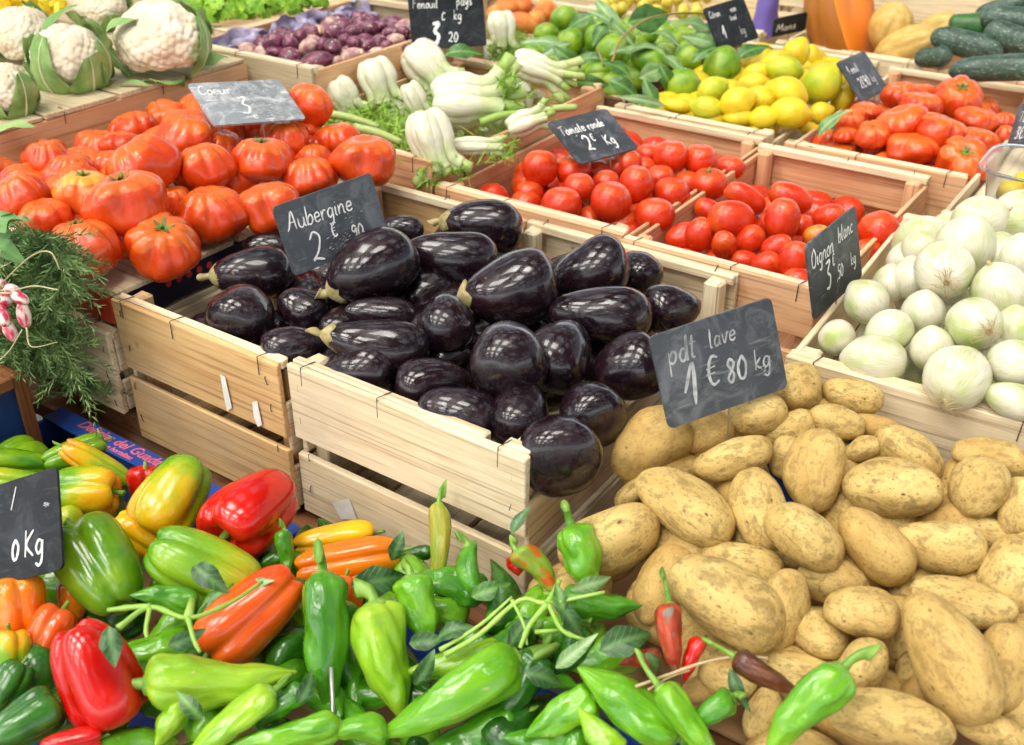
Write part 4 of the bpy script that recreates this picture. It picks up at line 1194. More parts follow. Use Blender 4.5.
fill('plum_tomato', 'plum', 'tomato', GD, 'plum tomato low in the crate, seen only through gaps', hzD, -.62, -.37, 1.23, 1.67, .028, .044, 1.25, keep=lambda x, y: x < -.46 or y < 1.48)

# --- ribbed tomatoes upper right
hzT = dome(-.63, -.28, 1.70, 2.35, 0.935, 0.03)
GT = 'ribbed tomatoes in the crate below the courgettes'
for x, y, a, b, lean, dz, st, lab in [
 (921, 93, 15, 10, (0, .2), 0, 0, 'tomato at the back left, behind a rounder one'),
 (901, 95, 20, 13, (-.2, .1), .01, 0, 'tomato under the lower corner of the black 2 euro 90 slate'),
 (959, 98, 24, 20, (.1, .1, .9), .02, 1, 'ribbed tomato with its green star facing out below the long courgette'),
 (865, 112, 17, 11, (0, .1), .0, 0, 'tomato beside the slate near the lemons'),
 (921, 107, 23, 14, (.1, .1), .012, 0, 'wide tomato in the middle of the back row'),
 (852, 122, 16, 13, (-.2, 0, .4), 0, 1, 'tomato at the left corner with a dark star stem'),
 (903, 122, 27, 16, (-.4, .1), .016, 0, 'long double-lobed tomato in the centre of the crate'),
 (977, 121, 21, 13, (.2, .1), .01, 0, 'tomato right of centre below the green-starred one'),
 (1004, 121, 12, 10, (0, .1), .0, 0, 'small tomato at the back right touching the wall'),
 (1003, 136, 11, 11, (0, .1), .0, 0, 'small tomato beside the slate at the right edge'),
 (845, 135, 13, 8, (0, .1), -.008, 0, 'low tomato in the front left corner near the green leaf'),
 (873, 135, 18, 13, (-.1, .1, .3), .005, 1, 'tomato with a green star above the front rim'),
 (939, 133, 27, 19, (.3, .2), .012, 0, 'large smooth tomato in the middle of the front row'),
 (980, 143, 22, 16, (.2, .1), .01, 0, 'tomato in the right of the front row along the side wall'),
 (911, 149, 25, 12, (0, .1), -.004, 0, 'pale-ribbed tomato just over the front rim'),
 (963, 162, 26, 21, (.1, -.05, .9), .005, 1, 'foremost ribbed tomato in the right corner, star stem facing out'),
]:
    veg_up('ribbed_tomato', 'beef', 'tomato', GT, hzT, x, y, a, b, lean, lab, dz, parts=[('stem', STAR[len(MADE) % 2])] if st else ())
fill('ribbed_tomato', 'beef', 'tomato', GT, 'ribbed tomato low in the crate, seen only through gaps', hzT, -.58, -.33, 1.76, 2.28, .040, .045, .8, up=True)

# --- white onions
hzO = lambda x, y: 0.935 + 0.12 * clamp((y - 1.02) / .5, 0, 1) + .02 * clamp((x + .33) / .2, 0, 1)
GO = 'white onions heaped in the right crate'
for x, y, a, b, ang, tilt, dz, part, lab, *flt in [
 (1018, 259, 26, 22, 80, 20, 0, '', 'pale green onion at the right edge near the plastic tub'),
 (978, 221, 31, 25, 20, 10, .0, 'n', 'uppermost onion of the heap beside the plastic tub'),
 (921, 250, 22, 20, 90, 0, -.012, '', 'small onion wedged against the left wall behind the rooted one'),
 (965, 246, 34, 29, 60, 30, .02, '', 'large green-tinted onion below the uppermost one'),
 (911, 279, 22, 20, 90, 0, -.012, '', 'half hidden onion left of the big rooted one'),
 (891, 284, 20, 18, 90, 0, -.02, '', 'shaded onion by the left wall beside the half hidden one'),
 (1000, 291, 30, 28, 110, 25, .015, 'n', 'onion with a dry neck pointing up at the right side'),
 (944, 270, 31, 29, 100, -65, .03, 'h', 'bright white onion with its brown root tuft facing out'),
 (867, 302, 24, 22, 130, 0, .0, '', 'white onion just right of the Oignon blanc slate'),
 (1015, 332, 27, 24, 90, 10, -.01, '', 'green onion at the right edge in the middle of the heap'),
 (923, 314, 29, 22, 80, 30, .0, 'h', 'yellowish onion with long root hairs in the middle of the heap'),
 (974, 324, 28, 27, 150, -58, .02, 'h', 'onion with a brown root scar on its left side'),
 (837, 338, 23, 18, 70, 40, .0, 'h', 'leftmost onion in the front corner with roots on top'),
 (890, 331, 29, 22, 200, 10, .012, '', 'shiny white onion behind the long green one'),
 (932, 350, 28, 22, 90, 30, .0, 'h', 'green-sided onion with loose root hairs in the front'),
 (1013, 363, 32, 24, 0, 10, .015, '', 'white onion at the right edge near the front'),
 (875, 361, 34, 27, 176, 0, .0, '', 'long green onion resting on the front rim'),
 (957, 378, 38, 32, 60, -40, .015, 'h', 'largest white onion at the front with green flank'),
 (1016, 402, 32, 18, 160, 0, .005, '', 'white onion at the right edge lying on the front rim'),
 (985, 352, 26, 22, 90, 0, -.025, '', 'shaded onion between the largest and the right-edge ones'),
 (1000, 258, 26, 24, 90, 0, -.008, '', 'onion behind the dry-necked one near the tub'),
 (905, 262, 20, 18, 90, 0, -.03, '', 'mostly hidden shaded onion low against the left wall'),
]:
    pr = {'': (), 'h': [('roots', HAIRS[len(MADE) % 3])], 'n': [('neck', NECK)]}[part]
    veg('white_onion', 'onion', 'onion', GO, hzO, x, y, a, b, ang, tilt, lab, dz, parts=pr, amax=1.15)
fill('white_onion', 'onion', 'onion', GO, 'white onion deep in the heap, seen only through gaps', hzO, -.30, .0, 1.08, 1.48, .042, .062, 1.0)

# --- potatoes
hzP = lambda x, y: 0.792 + 0.165 * clamp((y - .46) / .54, 0, 1.05)
GP = 'potatoes heaped below the onions'
for x, y, a, b, ang, tilt, dz, lab in [
 (797, 387, 26, 33, 85, 0, .0, 'potato just right of the pdt slate at the top of the heap'),
 (757, 414, 31, 23, 10, 0, .012, 'pinkish potato touching the bottom right of the pdt slate'),
 (707, 434, 29, 20, 20, 0, .0, 'spotted potato under the bottom edge of the pdt slate'),
 (852, 395, 31, 20, -16, 0, .0, 'potato against the wooden front of the onion crate'),
 (792, 430, 27, 18, 20, 0, -.005, 'dirty potato between the pinkish one and the upper right ones'),
 (837, 421, 29, 20, -20, 0, .005, 'smooth potato below the one at the onion crate'),
 (877, 427, 26, 14, -15, 0, -.01, 'potato half hidden behind the green-tinged one'),
 (907, 454, 38, 28, -40, 0, .0, 'potato with a greenish patch near the blue tray rim'),
 (862, 449, 20, 15, 20, 0, .0, 'small round potato above the large dark one'),
 (649, 443, 45, 35, 38, 0, .008, 'big dirty potato touching the left bottom corner of the pdt slate'),
 (687, 468, 18, 12, 0, 0, -.02, 'small shaded potato behind the two yellow ones at the left'),
 (632, 492, 22, 14, 40, 0, -.02, 'potato half hidden left of the long smooth yellow one'),
 (787, 458, 22, 20, 60, 0, -.01, 'potato partly hidden left of the upright oval one'),
 (732, 459, 42, 25, 18, 0, .015, 'clean yellow potato below the pdt slate'),
 (818, 470, 43, 29, 82, 0, .015, 'upright oval spotted potato in the upper middle'),
 (893, 488, 48, 31, -6, 0, .01, 'large dark brown potato right of the upright oval one'),
 (990, 457, 37, 22, -12, 0, .0, 'potato at the upper right with another leaning on it'),
 (979, 488, 33, 32, 60, 0, .015, 'dark rounded potato in front of the upper right one'),
 (1018, 508, 32, 23, 75, 0, .005, 'potato cut by the right edge, upper one'),
 (684, 506, 57, 33, -34, 0, .018, 'long smooth yellow potato at the left of the heap'),
 (760, 511, 45, 28, 105, 0, .005, 'spotted potato standing between the long yellow one and the middle'),
 (805, 537, 44, 35, -38, 0, .02, 'grey-blotched potato in the centre of the heap'),
 (874, 546, 45, 31, -48, 0, .012, 'tapered potato right of the central grey-blotched one'),
 (939, 548, 46, 28, -8, 0, .008, 'spotted oval potato below the large dark brown one'),
 (982, 529, 30, 16, -20, 0, -.012, 'shaded potato below the dark rounded one'),
 (935, 500, 22, 18, -30, 0, -.02, 'potato in the dark gap near the blue tray rim'),
 (610, 540, 55, 37, 25, 0, .005, 'large dirty potato beside the long-stemmed green pepper'),
 (742, 562, 42, 22, -12, 0, -.008, 'potato mostly hidden behind the big lumpy one'),
 (832, 582, 36, 24, -10, 0, -.015, 'potato sunk below the central grey-blotched one'),
 (662, 585, 45, 28, 62, 0, -.008, 'dirty potato behind the dried red chili'),
 (727, 600, 64, 47, -32, 0, .025, 'big lumpy potato at the lower left of the heap'),
 (782, 611, 44, 28, 76, 0, .005, 'potato leaning on the right side of the big lumpy one'),
 (817, 633, 32, 26, -30, 0, -.008, 'shaded potato under the round central one'),
 (862, 612, 38, 31, -8, 0, .018, 'round clean potato above the small round one'),
 (962, 601, 51, 25, -12, 0, .008, 'long potato above the biggest pear-shaped one'),
 (1008, 575, 42, 32, 70, 0, .0, 'large potato cut by the right edge, middle one'),
 (905, 640, 24, 20, 90, 0, -.025, 'shaded potato behind the biggest pear-shaped one'),
 (862, 668, 33, 29, 60, 0, .015, 'small round potato at the stem of the bright green pepper'),
 (947, 657, 71, 42, -62, 0, .03, 'biggest pear-shaped potato at the lower right'),
 (1004, 668, 46, 29, 80, 0, .005, 'potato cut by the right edge, lowest one'),
 (802, 668, 38, 17, -16, 0, -.015, 'thin muddy potato under the round ones'),
 (727, 678, 30, 19, -20, 0, -.008, 'small lumpy potato beside the dried chilies'),
 (762, 714, 28, 18, 70, 0, -.02, 'small brown potato at the bottom near the blue tray'),
 (890, 722, 62, 32, -12, 0, .02, 'broad potato at the bottom edge right of the green pepper'),
 (988, 728, 38, 22, -20, 0, -.005, 'dirty potato at the bottom right behind the pear-shaped one'),
 (700, 690, 20, 14, 20, 0, -.02, 'tiny potato beneath the straw stalk'),
 (920, 690, 24, 18, 40, 0, -.02, 'potato in the gap above the broad bottom one'),
]:
    veg('potato', 'potato', 'potato', GP, hzP, x, y, a, b, ang, tilt, lab, dz, flat=.9)
fill('potato', 'potato', 'potato', GP, 'potato deep in the heap, seen only through gaps', hzP, -.41, .12, .66, .99, .036, .040, 1.35)
fill('potato', 'potato', 'potato', GP, 'potato deep in the heap, seen only through gaps', hzP, -.17, .12, .46, .64, .034, .040, 1.35)

# --- bell peppers
hzQ = lambda x, y: 0.775 + 0.05 * clamp((.68 - y) / .12, 0, 1) * clamp((x + 1.25) / .2, .3, 1) + .0 * x
GQ = 'bell peppers in the left front tray'
BP = [('stem', BSTEM)]
for x, y, a, b, ang, tilt, dz, mat, st, lab in [
 (16, 462, 34, 16, 175, 0, .0, 'pepper_green', 0, 'green bell pepper at the left edge above the black Kg slate'),
 (20, 482, 34, 14, 172, 0, -.005, 'pepper_halfgreen', 0, 'pale green bell pepper right behind the top of the Kg slate'),
 (75, 452, 32, 15, 20, 0, .0, 'pepper_green', 0, 'green lobed bell pepper in front of the lettered tray rim'),
 (97, 465, 40, 14, 150, 0, -.004, 'pepper_turning', 0, 'green bell pepper turning orange at its right end'),
 (145, 484, 19, 20, 90, 10, -.012, 'pepper_red', 0, 'small red bell pepper wedged below the pink lettering'),
 (85, 492, 34, 28, 0, 20, .008, 'pepper_turning', 1, 'yellow and green bell pepper right of the Kg slate'),
 (172, 497, 53, 37, 238, 10, .02, 'pepper_turning', 1, 'large green-to-orange striped bell pepper in front of the crate'),
 (252, 512, 54, 43, 222, 35, .02, 'pepper_red', 1, 'shiny red bell pepper with its green stem facing out'),
 (140, 535, 30, 22, -30, 0, -.01, 'pepper_yellow', 0, 'yellow bell pepper behind the big plain green one'),
 (60, 530, 26, 24, 90, 0, -.01, 'pepper_halfgreen', 0, 'green-yellow bell pepper hidden beside the Kg slate'),
 (100, 567, 52, 44, 120, -25, .015, 'pepper_green', 0, 'big plain green bell pepper beside the Kg slate'),
 (203, 568, 58, 35, -25, 0, .012, 'pepper_halfgreen', 0, 'pale green and yellow bell pepper under a dark leaf'),
 (335, 540, 42, 20, 8, 0, .0, 'pepper_yellow', 0, 'bright yellow pepper touching the aubergine crate'),
 (348, 561, 54, 23, 10, 0, .006, 'pepper_orange', 0, 'orange pepper below the bright yellow one'),
 (345, 600, 26, 22, 90, 0, -.012, 'pepper_redorange', 0, 'red-orange pepper showing between the green ones'),
 (250, 615, 60, 38, 222, 0, .015, 'pepper_redorange', 0, 'long deep orange pepper in the middle of the front'),
 (18, 606, 32, 30, 100, 0, .008, 'pepper_orange', 0, 'orange-yellow bell pepper just below the Kg slate'),
 (48, 634, 30, 24, 60, 0, -.005, 'pepper_redorange', 0, 'orange bell pepper behind the wrinkled red one'),
 (10, 655, 26, 22, 90, 0, .0, 'pepper_turning', 0, 'green and yellow bell pepper cut by the left edge'),
 (8, 688, 28, 20, 60, 0, -.005, 'pepper_dark', 0, 'dark green bell pepper at the left edge'),
 (26, 722, 36, 28, 30, 0, .008, 'pepper_dark', 0, 'glossy dark green bell pepper in the bottom left corner'),
 (97, 674, 68, 46, -62, -10, .025, 'pepper_red', 0, 'large wrinkled red bell pepper in the lower left'),
 (72, 743, 30, 16, 10, 0, .0, 'pepper_red', 0, 'red bell pepper cut by the bottom edge'),
 (75, 600, 22, 20, 90, 0, -.015, 'pepper_orange', 0, 'orange bell pepper in the shade below the big plain green one'),
]:
    veg('bell_pepper', 'bell', 'pepper', GQ, hzQ, x, y, a, b, ang, tilt, lab, dz, mat=mat, parts=BP, amax=1.22)
fill('bell_pepper', 'bell', 'pepper', GQ, 'bell pepper deep in the tray, seen only through gaps', hzQ, -1.16, -.74, .28, .55, .040, .048, 1.2, mat=['pepper_dark', 'pepper_green', 'pepper_halfgreen'])

# --- long green peppers
hzL = lambda x, y: 0.782 + 0.022 * clamp((.66 - y) / .1, 0, 1) + .02 * clamp((-.5 - x) / .1, -1, 1) + .10 * clamp((y - .50) / .16, 0, 1) * clamp((x + .60) / .12, 0, 1)
GL = 'long green peppers in the middle front tray'
for x, y, a, b, ang, tilt, dz, mat, st, var, lab in [
 (285, 556, 26, 10, 95, 0, .0, 'chili_mid', 1, 1, 'small slim green pepper beside the bright yellow pepper'),
 (270, 565, 16, 9, 30, 0, -.01, 'pepper_dark', 0, 2, 'tiny dark green pepper behind the small slim one'),
 (405, 556, 28, 9, 10, 0, -.015, 'pepper_dark', 0, 1, 'dark green pepper lying against the crate below the tag'),
 (435, 555, 52, 12, 84, 0, .0, 'chili_olive', 0, 2, 'thin yellow-green pepper leaning up on the aubergine crate'),
 (165, 600, 34, 14, -10, 0, .02, 'chili_mid', 0, 1, 'slim dark green pepper on a branched stem over the red bell pepper'),
 (212, 602, 18, 9, 40, 0, .02, 'chili_mid', 0, 3, 'short green pepper tip right of the branched stem'),
 (420, 612, 38, 22, 105, 0, .002, 'chili_green', 1, 3, 'squat green pepper with a pointed stem below the thin yellow-green one'),
 (345, 655, 55, 24, 100, 0, -.008, 'chili_mid', 0, 0, 'green pepper behind the creased upright one'),
 (325, 643, 70, 27, 93, 0, .022, 'chili_mid', 0, 3, 'creased upright green pepper behind the metal stake'),
 (386, 661, 60, 29, 105, 0, .02, 'chili_bright', 0, 3, 'fat bright green pepper right of the metal stake'),
 (222, 677, 74, 28, 182, 0, .02, 'chili_bright', 1, 1, 'long bright green pepper pointing its stem at the red bell pepper'),
 (455, 662, 54, 19, 12, 0, .0, 'chili_bright', 0, 0, 'pale green pepper above the long diagonal one'),
 (447, 698, 84, 31, 28, 0, .025, 'chili_green', 1, 2, 'longest green pepper lying diagonally at the bottom centre'),
 (230, 724, 52, 19, 38, 0, .012, 'chili_bright', 0, 1, 'bright green pepper rising to the right near the bottom left'),
 (283, 706, 28, 15, 38, 0, .01, 'chili_mid', 0, 0, 'short green pepper left of the metal stake'),
 (285, 737, 56, 19, 10, 0, .006, 'chili_green', 0, 3, 'green pepper along the bottom edge left of the stake'),
 (356, 732, 32, 17, 0, 0, .006, 'chili_green', 0, 2, 'green pepper end right of the stake at the bottom edge'),
 (170, 722, 26, 16, 60, 0, .0, 'chili_bright', 1, 3, 'small curled green pepper beside the wrinkled red one'),
 (484, 575, 36, 14, 120, 0, .0, 'chili_mid', 0, 9, 'curved dark green pepper arching beside the crate corner'),
 (470, 735, 50, 22, 20, 0, -.005, 'chili_mid', 0, 1, 'green pepper below the longest diagonal one'),
 (520, 690, 44, 24, 60, 0, -.012, 'pepper_dark', 0, 0, 'shaded dark green pepper right of the diagonal one'),
 (538, 573, 32, 15, 130, 0, .0, 'chili_turning', 0, 2, 'curved pepper with an orange end at the potato edge'),
 (582, 560, 36, 23, 108, 0, .018, 'chili_green', 1, 3, 'bright green pepper with a long stem standing by the crate corner'),
 (602, 603, 40, 17, 174, 0, .006, 'chili_mid', 0, 1, 'green pepper lying under the leaves at the potato edge'),
 (567, 650, 30, 20, 60, 0, -.012, 'pepper_dark', 0, 0, 'dark pepper in the shade under the leaves'),
 (505, 640, 30, 18, 20, 0, -.008, 'chili_mid', 0, 1, 'mid green pepper end under the green stalks'),
 (627, 703, 60, 28, -35, 0, .018, 'chili_green', 0, 3, 'big dented green pepper at the bottom right of the tray'),
 (560, 716, 40, 21, 30, 0, .012, 'chili_green', 0, 3, 'green pepper with a white glint left of the big dented one'),
 (598, 733, 30, 18, -52, 0, .016, 'chili_bright', 0, 0, 'yellow-green pepper in front of the big dented one'),
 (690, 723, 46, 18, 128, 0, .03, 'chili_green', 1, 1, 'green pepper with a hooked stem over the blue tray edge'),
 (707, 711, 30, 16, 28, 0, .022, 'chili_mid', 1, 2, 'pointed green pepper behind the hooked-stem one'),
 (805, 713, 60, 24, 46, 0, .075, 'chili_green', 1, 1, 'bright green pepper lying on the potatoes with its stem up right'),
 (536, 738, 34, 16, 0, 0, .0, 'chili_mid', 0, 1, 'green pepper at the bottom edge in the centre'),
]:
    k, v_ = ('hook', 0) if var == 9 else ('long', var)
    veg('long_pepper', k, 'pepper', GL, hzL, x, y, a, b, ang, tilt, lab, dz, var=v_, mat=mat, parts=[('stem', LSTEM[len(MADE) % 3])] if st else [('stem', LSTEM[2])])
for x, y, a, b, ang, dz, mat, lab in [
 (672, 640, 37, 15, 97, .035, 'chili_red', 'wrinkled dried red chili with a green stem against the potatoes'),
 (692, 660, 24, 10, 70, .02, 'pepper_red', 'dark red chili behind the wrinkled dried one'),
 (768, 676, 38, 14, 150, .05, 'chili_brown', 'brown-black chili lying under the potatoes'),
 (640, 660, 22, 10, 10, -.005, 'chili_red', 'red chili end under the broad leaf'),
 (518, 566, 10, 12, 90, -.01, 'pepper_red', 'red pepper end beside the crate corner'),
]:
    veg('chili_pepper', 'long', 'chili', 'red and brown chilies beside the potatoes', hzL, x, y, a, b, ang, 0, lab, dz, var=0, mat=mat, parts=[('stem', LSTEM[1])] if a > 35 else ())
fill('long_pepper', 'long', 'pepper', GL, 'long green pepper deep in the tray, seen only through gaps', hzL, -.72, -.30, .30, .64, .022, .030, 2.0, mat=['pepper_dark', 'chili_mid', 'chili_green'])

# --- limes and lemons
hzI = dome(-1.42, -.93, 1.72, 2.45, 0.945, 0.05)
GI = 'green limes in the leafy crate'
for x, y, a, b, ang, tilt, dz, lab in [
 (564, 18, 15, 12, 20, 0, .02, 'lime nearest the peaches at the back left'),
 (546, 33, 13, 10, 10, 0, .0, 'lime above the fennel top, left side of the crate'),
 (531, 54, 12, 9, 10, 0, -.01, 'lime directly behind the upper fennel bulb'),
 (571, 42, 14, 13, 60, 0, .01, 'lime below a flat grey-green leaf'),
 (585, 28, 13, 13, 60, 0, .015, 'lime right of the one beside the peaches'),
 (597, 38, 14, 13, 50, 0, .02, 'lime with a bright cheek in the middle left'),
 (621, 42, 15, 11, 20, 0, .01, 'lime behind the bare twig'),
 (611, 50, 17, 15, 40, 0, .02, 'lime crossed by the bare twig'),
 (650, 61, 20, 13, 165, 0, .02, 'lime under the pale curled leaf in the middle'),
 (688, 58, 16, 14, 30, 0, .015, 'lime left of the largest lime'),
 (722, 67, 21, 19, 70, 0, .025, 'largest lime, bordering the lemons'),
 (682, 85, 19, 17, 0, 0, .02, 'dark green lime with a nipple tip above the lemon rim'),
 (597, 72, 13, 9, 10, 0, -.01, 'lime shaded under the left leaves'),
 (646, 36, 13, 9, 10, 0, .0, 'lime under the big dark upright leaf'),
 (615, 92, 13, 10, 10, 0, -.01, 'low lime behind the crate corner post'),
 (700, 40, 15, 10, 160, 0, .0, 'lime beneath the pale leaf near the back slate'),
]:
    veg('lime', 'lime', 'lime', GI, hzI, x, y, a, b, ang, tilt, lab, dz)
fill('lime', 'lime', 'lime', GI, 'lime low in the leafy crate, seen only through gaps', hzI, -1.32, -1.0, 1.84, 2.38, .030, .03, 1.2)
hzN = dome(-.99, -.62, 1.70, 2.4, 0.945, 0.035)
GN = 'yellow lemons in the crate behind the round tomatoes'
for x, y, a, b, ang, tilt, dz, mat, lab in [
 (678, 106, 15, 8, 170, 0, -.01, None, 'lemon at the left end of the front rim'),
 (707, 108, 17, 12, 170, 0, .0, 'lemon_green', 'greenish lemon second from the left at the front rim'),
 (712, 90, 16, 13, 30, 0, .015, 'lemon_green', 'yellow-green lemon touching the dark green lime'),
 (737, 102, 18, 15, 20, 0, .015, None, 'plump lemon in the middle of the left half'),
 (752, 85, 16, 12, 10, 0, .01, None, 'lemon behind the plump one at the largest lime'),
 (757, 73, 15, 10, 10, 0, .005, None, 'lemon at the right side of the largest lime'),
 (761, 99, 15, 13, 150, 0, .008, None, 'smooth lemon right of the plump one'),
 (739, 118, 16, 9, 0, 0, -.008, None, 'lemon just behind the front rim, left of two'),
 (763, 118, 15, 12, 10, 0, -.002, None, 'lemon just behind the front rim, right of two'),
 (773, 62, 15, 10, 30, 0, .008, None, 'lemon at the back left under a green leaf'),
 (796, 53, 15, 14, 60, 0, .018, None, 'topmost lemon beneath the Mans slate'),
 (785, 70, 18, 14, 170, 0, .02, 'lemon_green', 'greenish lemon with a pointed tip below the topmost one'),
 (787, 93, 21, 16, 160, 0, .018, None, 'broad lemon in the middle of the right half'),
 (790, 113, 20, 16, -10, 0, .012, None, 'large lemon in the front below the broad one'),
 (822, 84, 21, 19, 50, 0, .025, 'lemon_green', 'largest greenish lemon under the pumpkin'),
 (820, 114, 13, 12, 20, 0, .0, None, 'small lemon at the front right'),
 (843, 99, 15, 11, 60, 0, .005, None, 'lemon half covered by the 2 euro 90 slate'),
 (808, 128, 10, 6, 0, 0, -.01, None, 'lemon sunk at the front rim beside a green leaf'),
 (812, 58, 12, 10, 90, 0, -.005, None, 'shaded lemon right under the cut pumpkin'),
]:
    veg('lemon', 'lemon', 'lemon', GN, hzN, x, y, a, b, ang, tilt, lab, dz, mat=mat)
fill('lemon', 'lemon', 'lemon', GN, 'lemon low in the crate, seen only through gaps', hzN, -.93, -.67, 1.78, 2.3, .032, .035, 1.2)

# --- peaches, grapes, turnips, melons, courgettes
hzE = dome(-1.80, -1.3, 1.9, 2.5, .955, .03)
for x, y, a, b, ang, lab in [
 (497, 14, 12, 9, 0, 'reddish peach at the left, beside the Fenouil slate'), (506, 8, 13, 10, 0, 'deep red peach behind the upper fennel'), (522, 6, 12, 10, 20, 'orange peach in the middle of the back row'),
 (524, 23, 17, 10, 160, 'pink peach in the front touching the fennel top'), (546, 11, 12, 12, 60, 'orange-red peach right beside the first lime'), (536, 19, 10, 9, 0, 'pale yellow peach between two redder ones')]:
    veg('peach', 'peach', 'peach', 'peaches behind the fennel', hzE, x, y, a, b, ang, 0, lab)
hzG = lambda x, y: .985
k = 0
GRP = []
for i in range(30):
    x, y = RND.uniform(598, 708), RND.uniform(-6, 14)
    veg('yellow_grape', 'grape', 'grape', 'yellow grapes at the back of the limes', hzG, x, y, 6.5, 6, 90, 0, 'small yellow grape in the blurred heap behind the limes', RND.uniform(-.02, .01))
hzU = dome(-1.75, -1.32, 1.30, 1.9, 1.022, .02)
GU = 'purple turnips in the film-lined crate'
for n_, (x, y, a, b, ang, mat, st, lab) in enumerate([
 (273, 42, 12, 9, 20, 0, 0, 'round purple turnip at the left end by the violet film'), (290, 43, 7, 8, 90, 0, 1, 'turnip with a tuft of pale stalks left of centre'), (275, 52, 12, 5, -10, 0, 0, 'flat purple turnip below the left end one'),
 (312, 34, 10, 8, 20, 0, 2, 'purple turnip with a pale cut end on the film'), (334, 33, 11, 9, 10, 0, 0, 'dark purple turnip at the back middle'), (308, 47, 10, 8, 30, 'turnip_pale', 0, 'pale pinkish turnip in the middle left'),
 (322, 45, 8, 7, 30, 0, 0, 'small mauve turnip right of the pale pinkish one'), (333, 48, 9, 9, 60, 0, 1, 'streaky turnip with a green sprig'), (316, 62, 18, 10, 15, 0, 0, 'largest purple turnip in the front corner'),
 (338, 61, 7, 5, 20, 'turnip_pale', 2, 'small turnip with a white cut end beside the largest'), (352, 56, 12, 8, 20, 'turnip_pale', 2, 'turnip showing a wide cream cut face'), (366, 47, 10, 7, 20, 0, 0, 'glossy purple turnip in the middle right'),
 (354, 43, 8, 7, 30, 0, 0, 'purple turnip behind the glossy one'), (353, 32, 9, 7, 10, 0, 0, 'purple turnip at the back under the film edge'), (367, 29, 13, 8, 10, 0, 0, 'long purple turnip in the back row'),
 (377, 52, 9, 5, 10, 'turnip_pale', 2, 'low turnip with a cream face on the front rim'), (379, 42, 9, 7, 10, 0, 0, 'wine-red turnip in the right half'), (390, 33, 9, 6, 10, 0, 1, 'turnip with a dry tip in the right back'),
 (394, 41, 11, 7, 20, 'turnip_pale', 0, 'pale-tipped turnip at the right side'), (399, 48, 9, 5, 10, 0, 0, 'turnip on the front rim near the Fenouil slate'), (379, 27, 9, 6, 10, 0, 0, 'turnip in the back row right of the long one'),
 (386, 47, 8, 6, 40, 0, 0, 'small turnip in the middle of the right half'), (402, 32, 9, 6, 0, 0, 0, 'turnip at the back right next to the Fenouil slate'), (344, 40, 7, 6, 40, 0, 0, 'small dark turnip behind the green sprig'), (300, 36, 8, 7, 40, 0, 0, 'dark turnip behind the tufted one')]):
    veg('purple_turnip', 'turnip', 'turnip', GU, hzU, x, y, a, b, ang, 15, lab, RND.uniform(-.004, .006), mat=mat or None, parts={0: (), 1: [('stalks', STAR[0])], 2: [('cut_end', CUTEND)]}[st])
fill('purple_turnip', 'turnip', 'turnip', GU, 'purple turnip low in the crate, seen only through gaps', hzU, -1.66, -1.39, 1.38, 1.80, .024, .024, 1.2, mat=['turnip_purple', 'turnip_purple', 'turnip_pale'])
hzM = lambda x, y: .965
for x, y, a, b, ang, dz, lab in [(890, 27, 24, 21, 60, .03, 'yellow melon right behind the orange pumpkin face'), (906, 47, 32, 19, 20, .0, 'tan melon in front resting on the crate rim'), (937, 30, 23, 16, 20, .02, 'tan melon at the back right beside the courgettes'), (925, 50, 20, 12, 20, -.01, 'ribbed tan melon touching the front courgette')]:
    veg('melon', 'melon', 'melon', 'melons beside the courgettes', hzM, x, y, a, b, ang, 20, lab, dz)
hzZ = lambda x, y: .972 + .06 * clamp((y - 2.36) / .3, 0, 1)
for x, y, a, b, ang, tilt, dz, mat, lab in [
 (990, 50, 24, 12, -20, 0, .0, None, 'dark courgette under the two upper ones'), (933, 57, 19, 10, 5, 30, .0, None, 'short courgette end seen head-on beside the melon'), (974, 38, 16, 8, 10, 0, .0, 'courgette_bright', 'brighter green courgette piece in the middle gap'),
 (967, 44, 36, 13, -14, 0, .025, None, 'dusty courgette slanting down at the left of the heap'), (972, 22, 22, 12, 4, 0, .03, 'courgette_bright', 'glossy bright green courgette at the back'), (1012, 5, 34, 9, 14, 0, .05, None, 'topmost courgette at the right edge'),
 (1012, 20, 30, 13, -6, 0, .045, None, 'thick grey-green courgette below the topmost'), (1012, 39, 28, 14, -20, 0, .035, None, 'thick courgette pointing down right at the edge'), (1002, 69, 50, 13, 2, 0, .03, None, 'longest courgette lying across the tomato crate rim')]:
    veg('courgette', 'courgette', 'courgette', 'courgettes heaped at the top right', hzZ, x, y, a, b, ang, tilt, lab, dz, mat=mat)
# ------------------------------------------------------------------ leaves and sprigs
def leaf_mesh(L, W, curl=0.2, fold=0.15, wave=0.0, seed=0, mat='leaf_dark', n=9, tip=1.0, thick=0.0006):
    """blade from the origin along +Y, face up +Z"""
    R = random.Random(seed); V = []; F = []
    ph = R.uniform(0, 6)
    cols = 7
    for i in range(n + 1):
        q = i / n
        wd = W * (math.sin(PI * min(1, q ** 0.85)) ** 0.95 if q < 1 else 0) * (1 - 0.15 * q) * (1 + .06 * math.sin(q * 17 + ph)) + 0.0005
        for j in range(cols):
            c = (j - 3) / 3
            y = L * q; x = wd * c
            z = curl * L * (q - q * q * 1.6) + (fold + .25) * abs(x) - .35 * x * x / W + wave * W * math.sin(q * 9 + ph + (2 if c > 0 else 0)) * abs(c) - 0.04 * W * (c == 0)
            V.append((x, y, z))
    for i in range(n):
        for j in range(cols - 1):
            a = i * cols + j; F.append((a, a + 1, a + cols + 1, a + cols))
    return pydata('leaf_blade', V, F, mat)

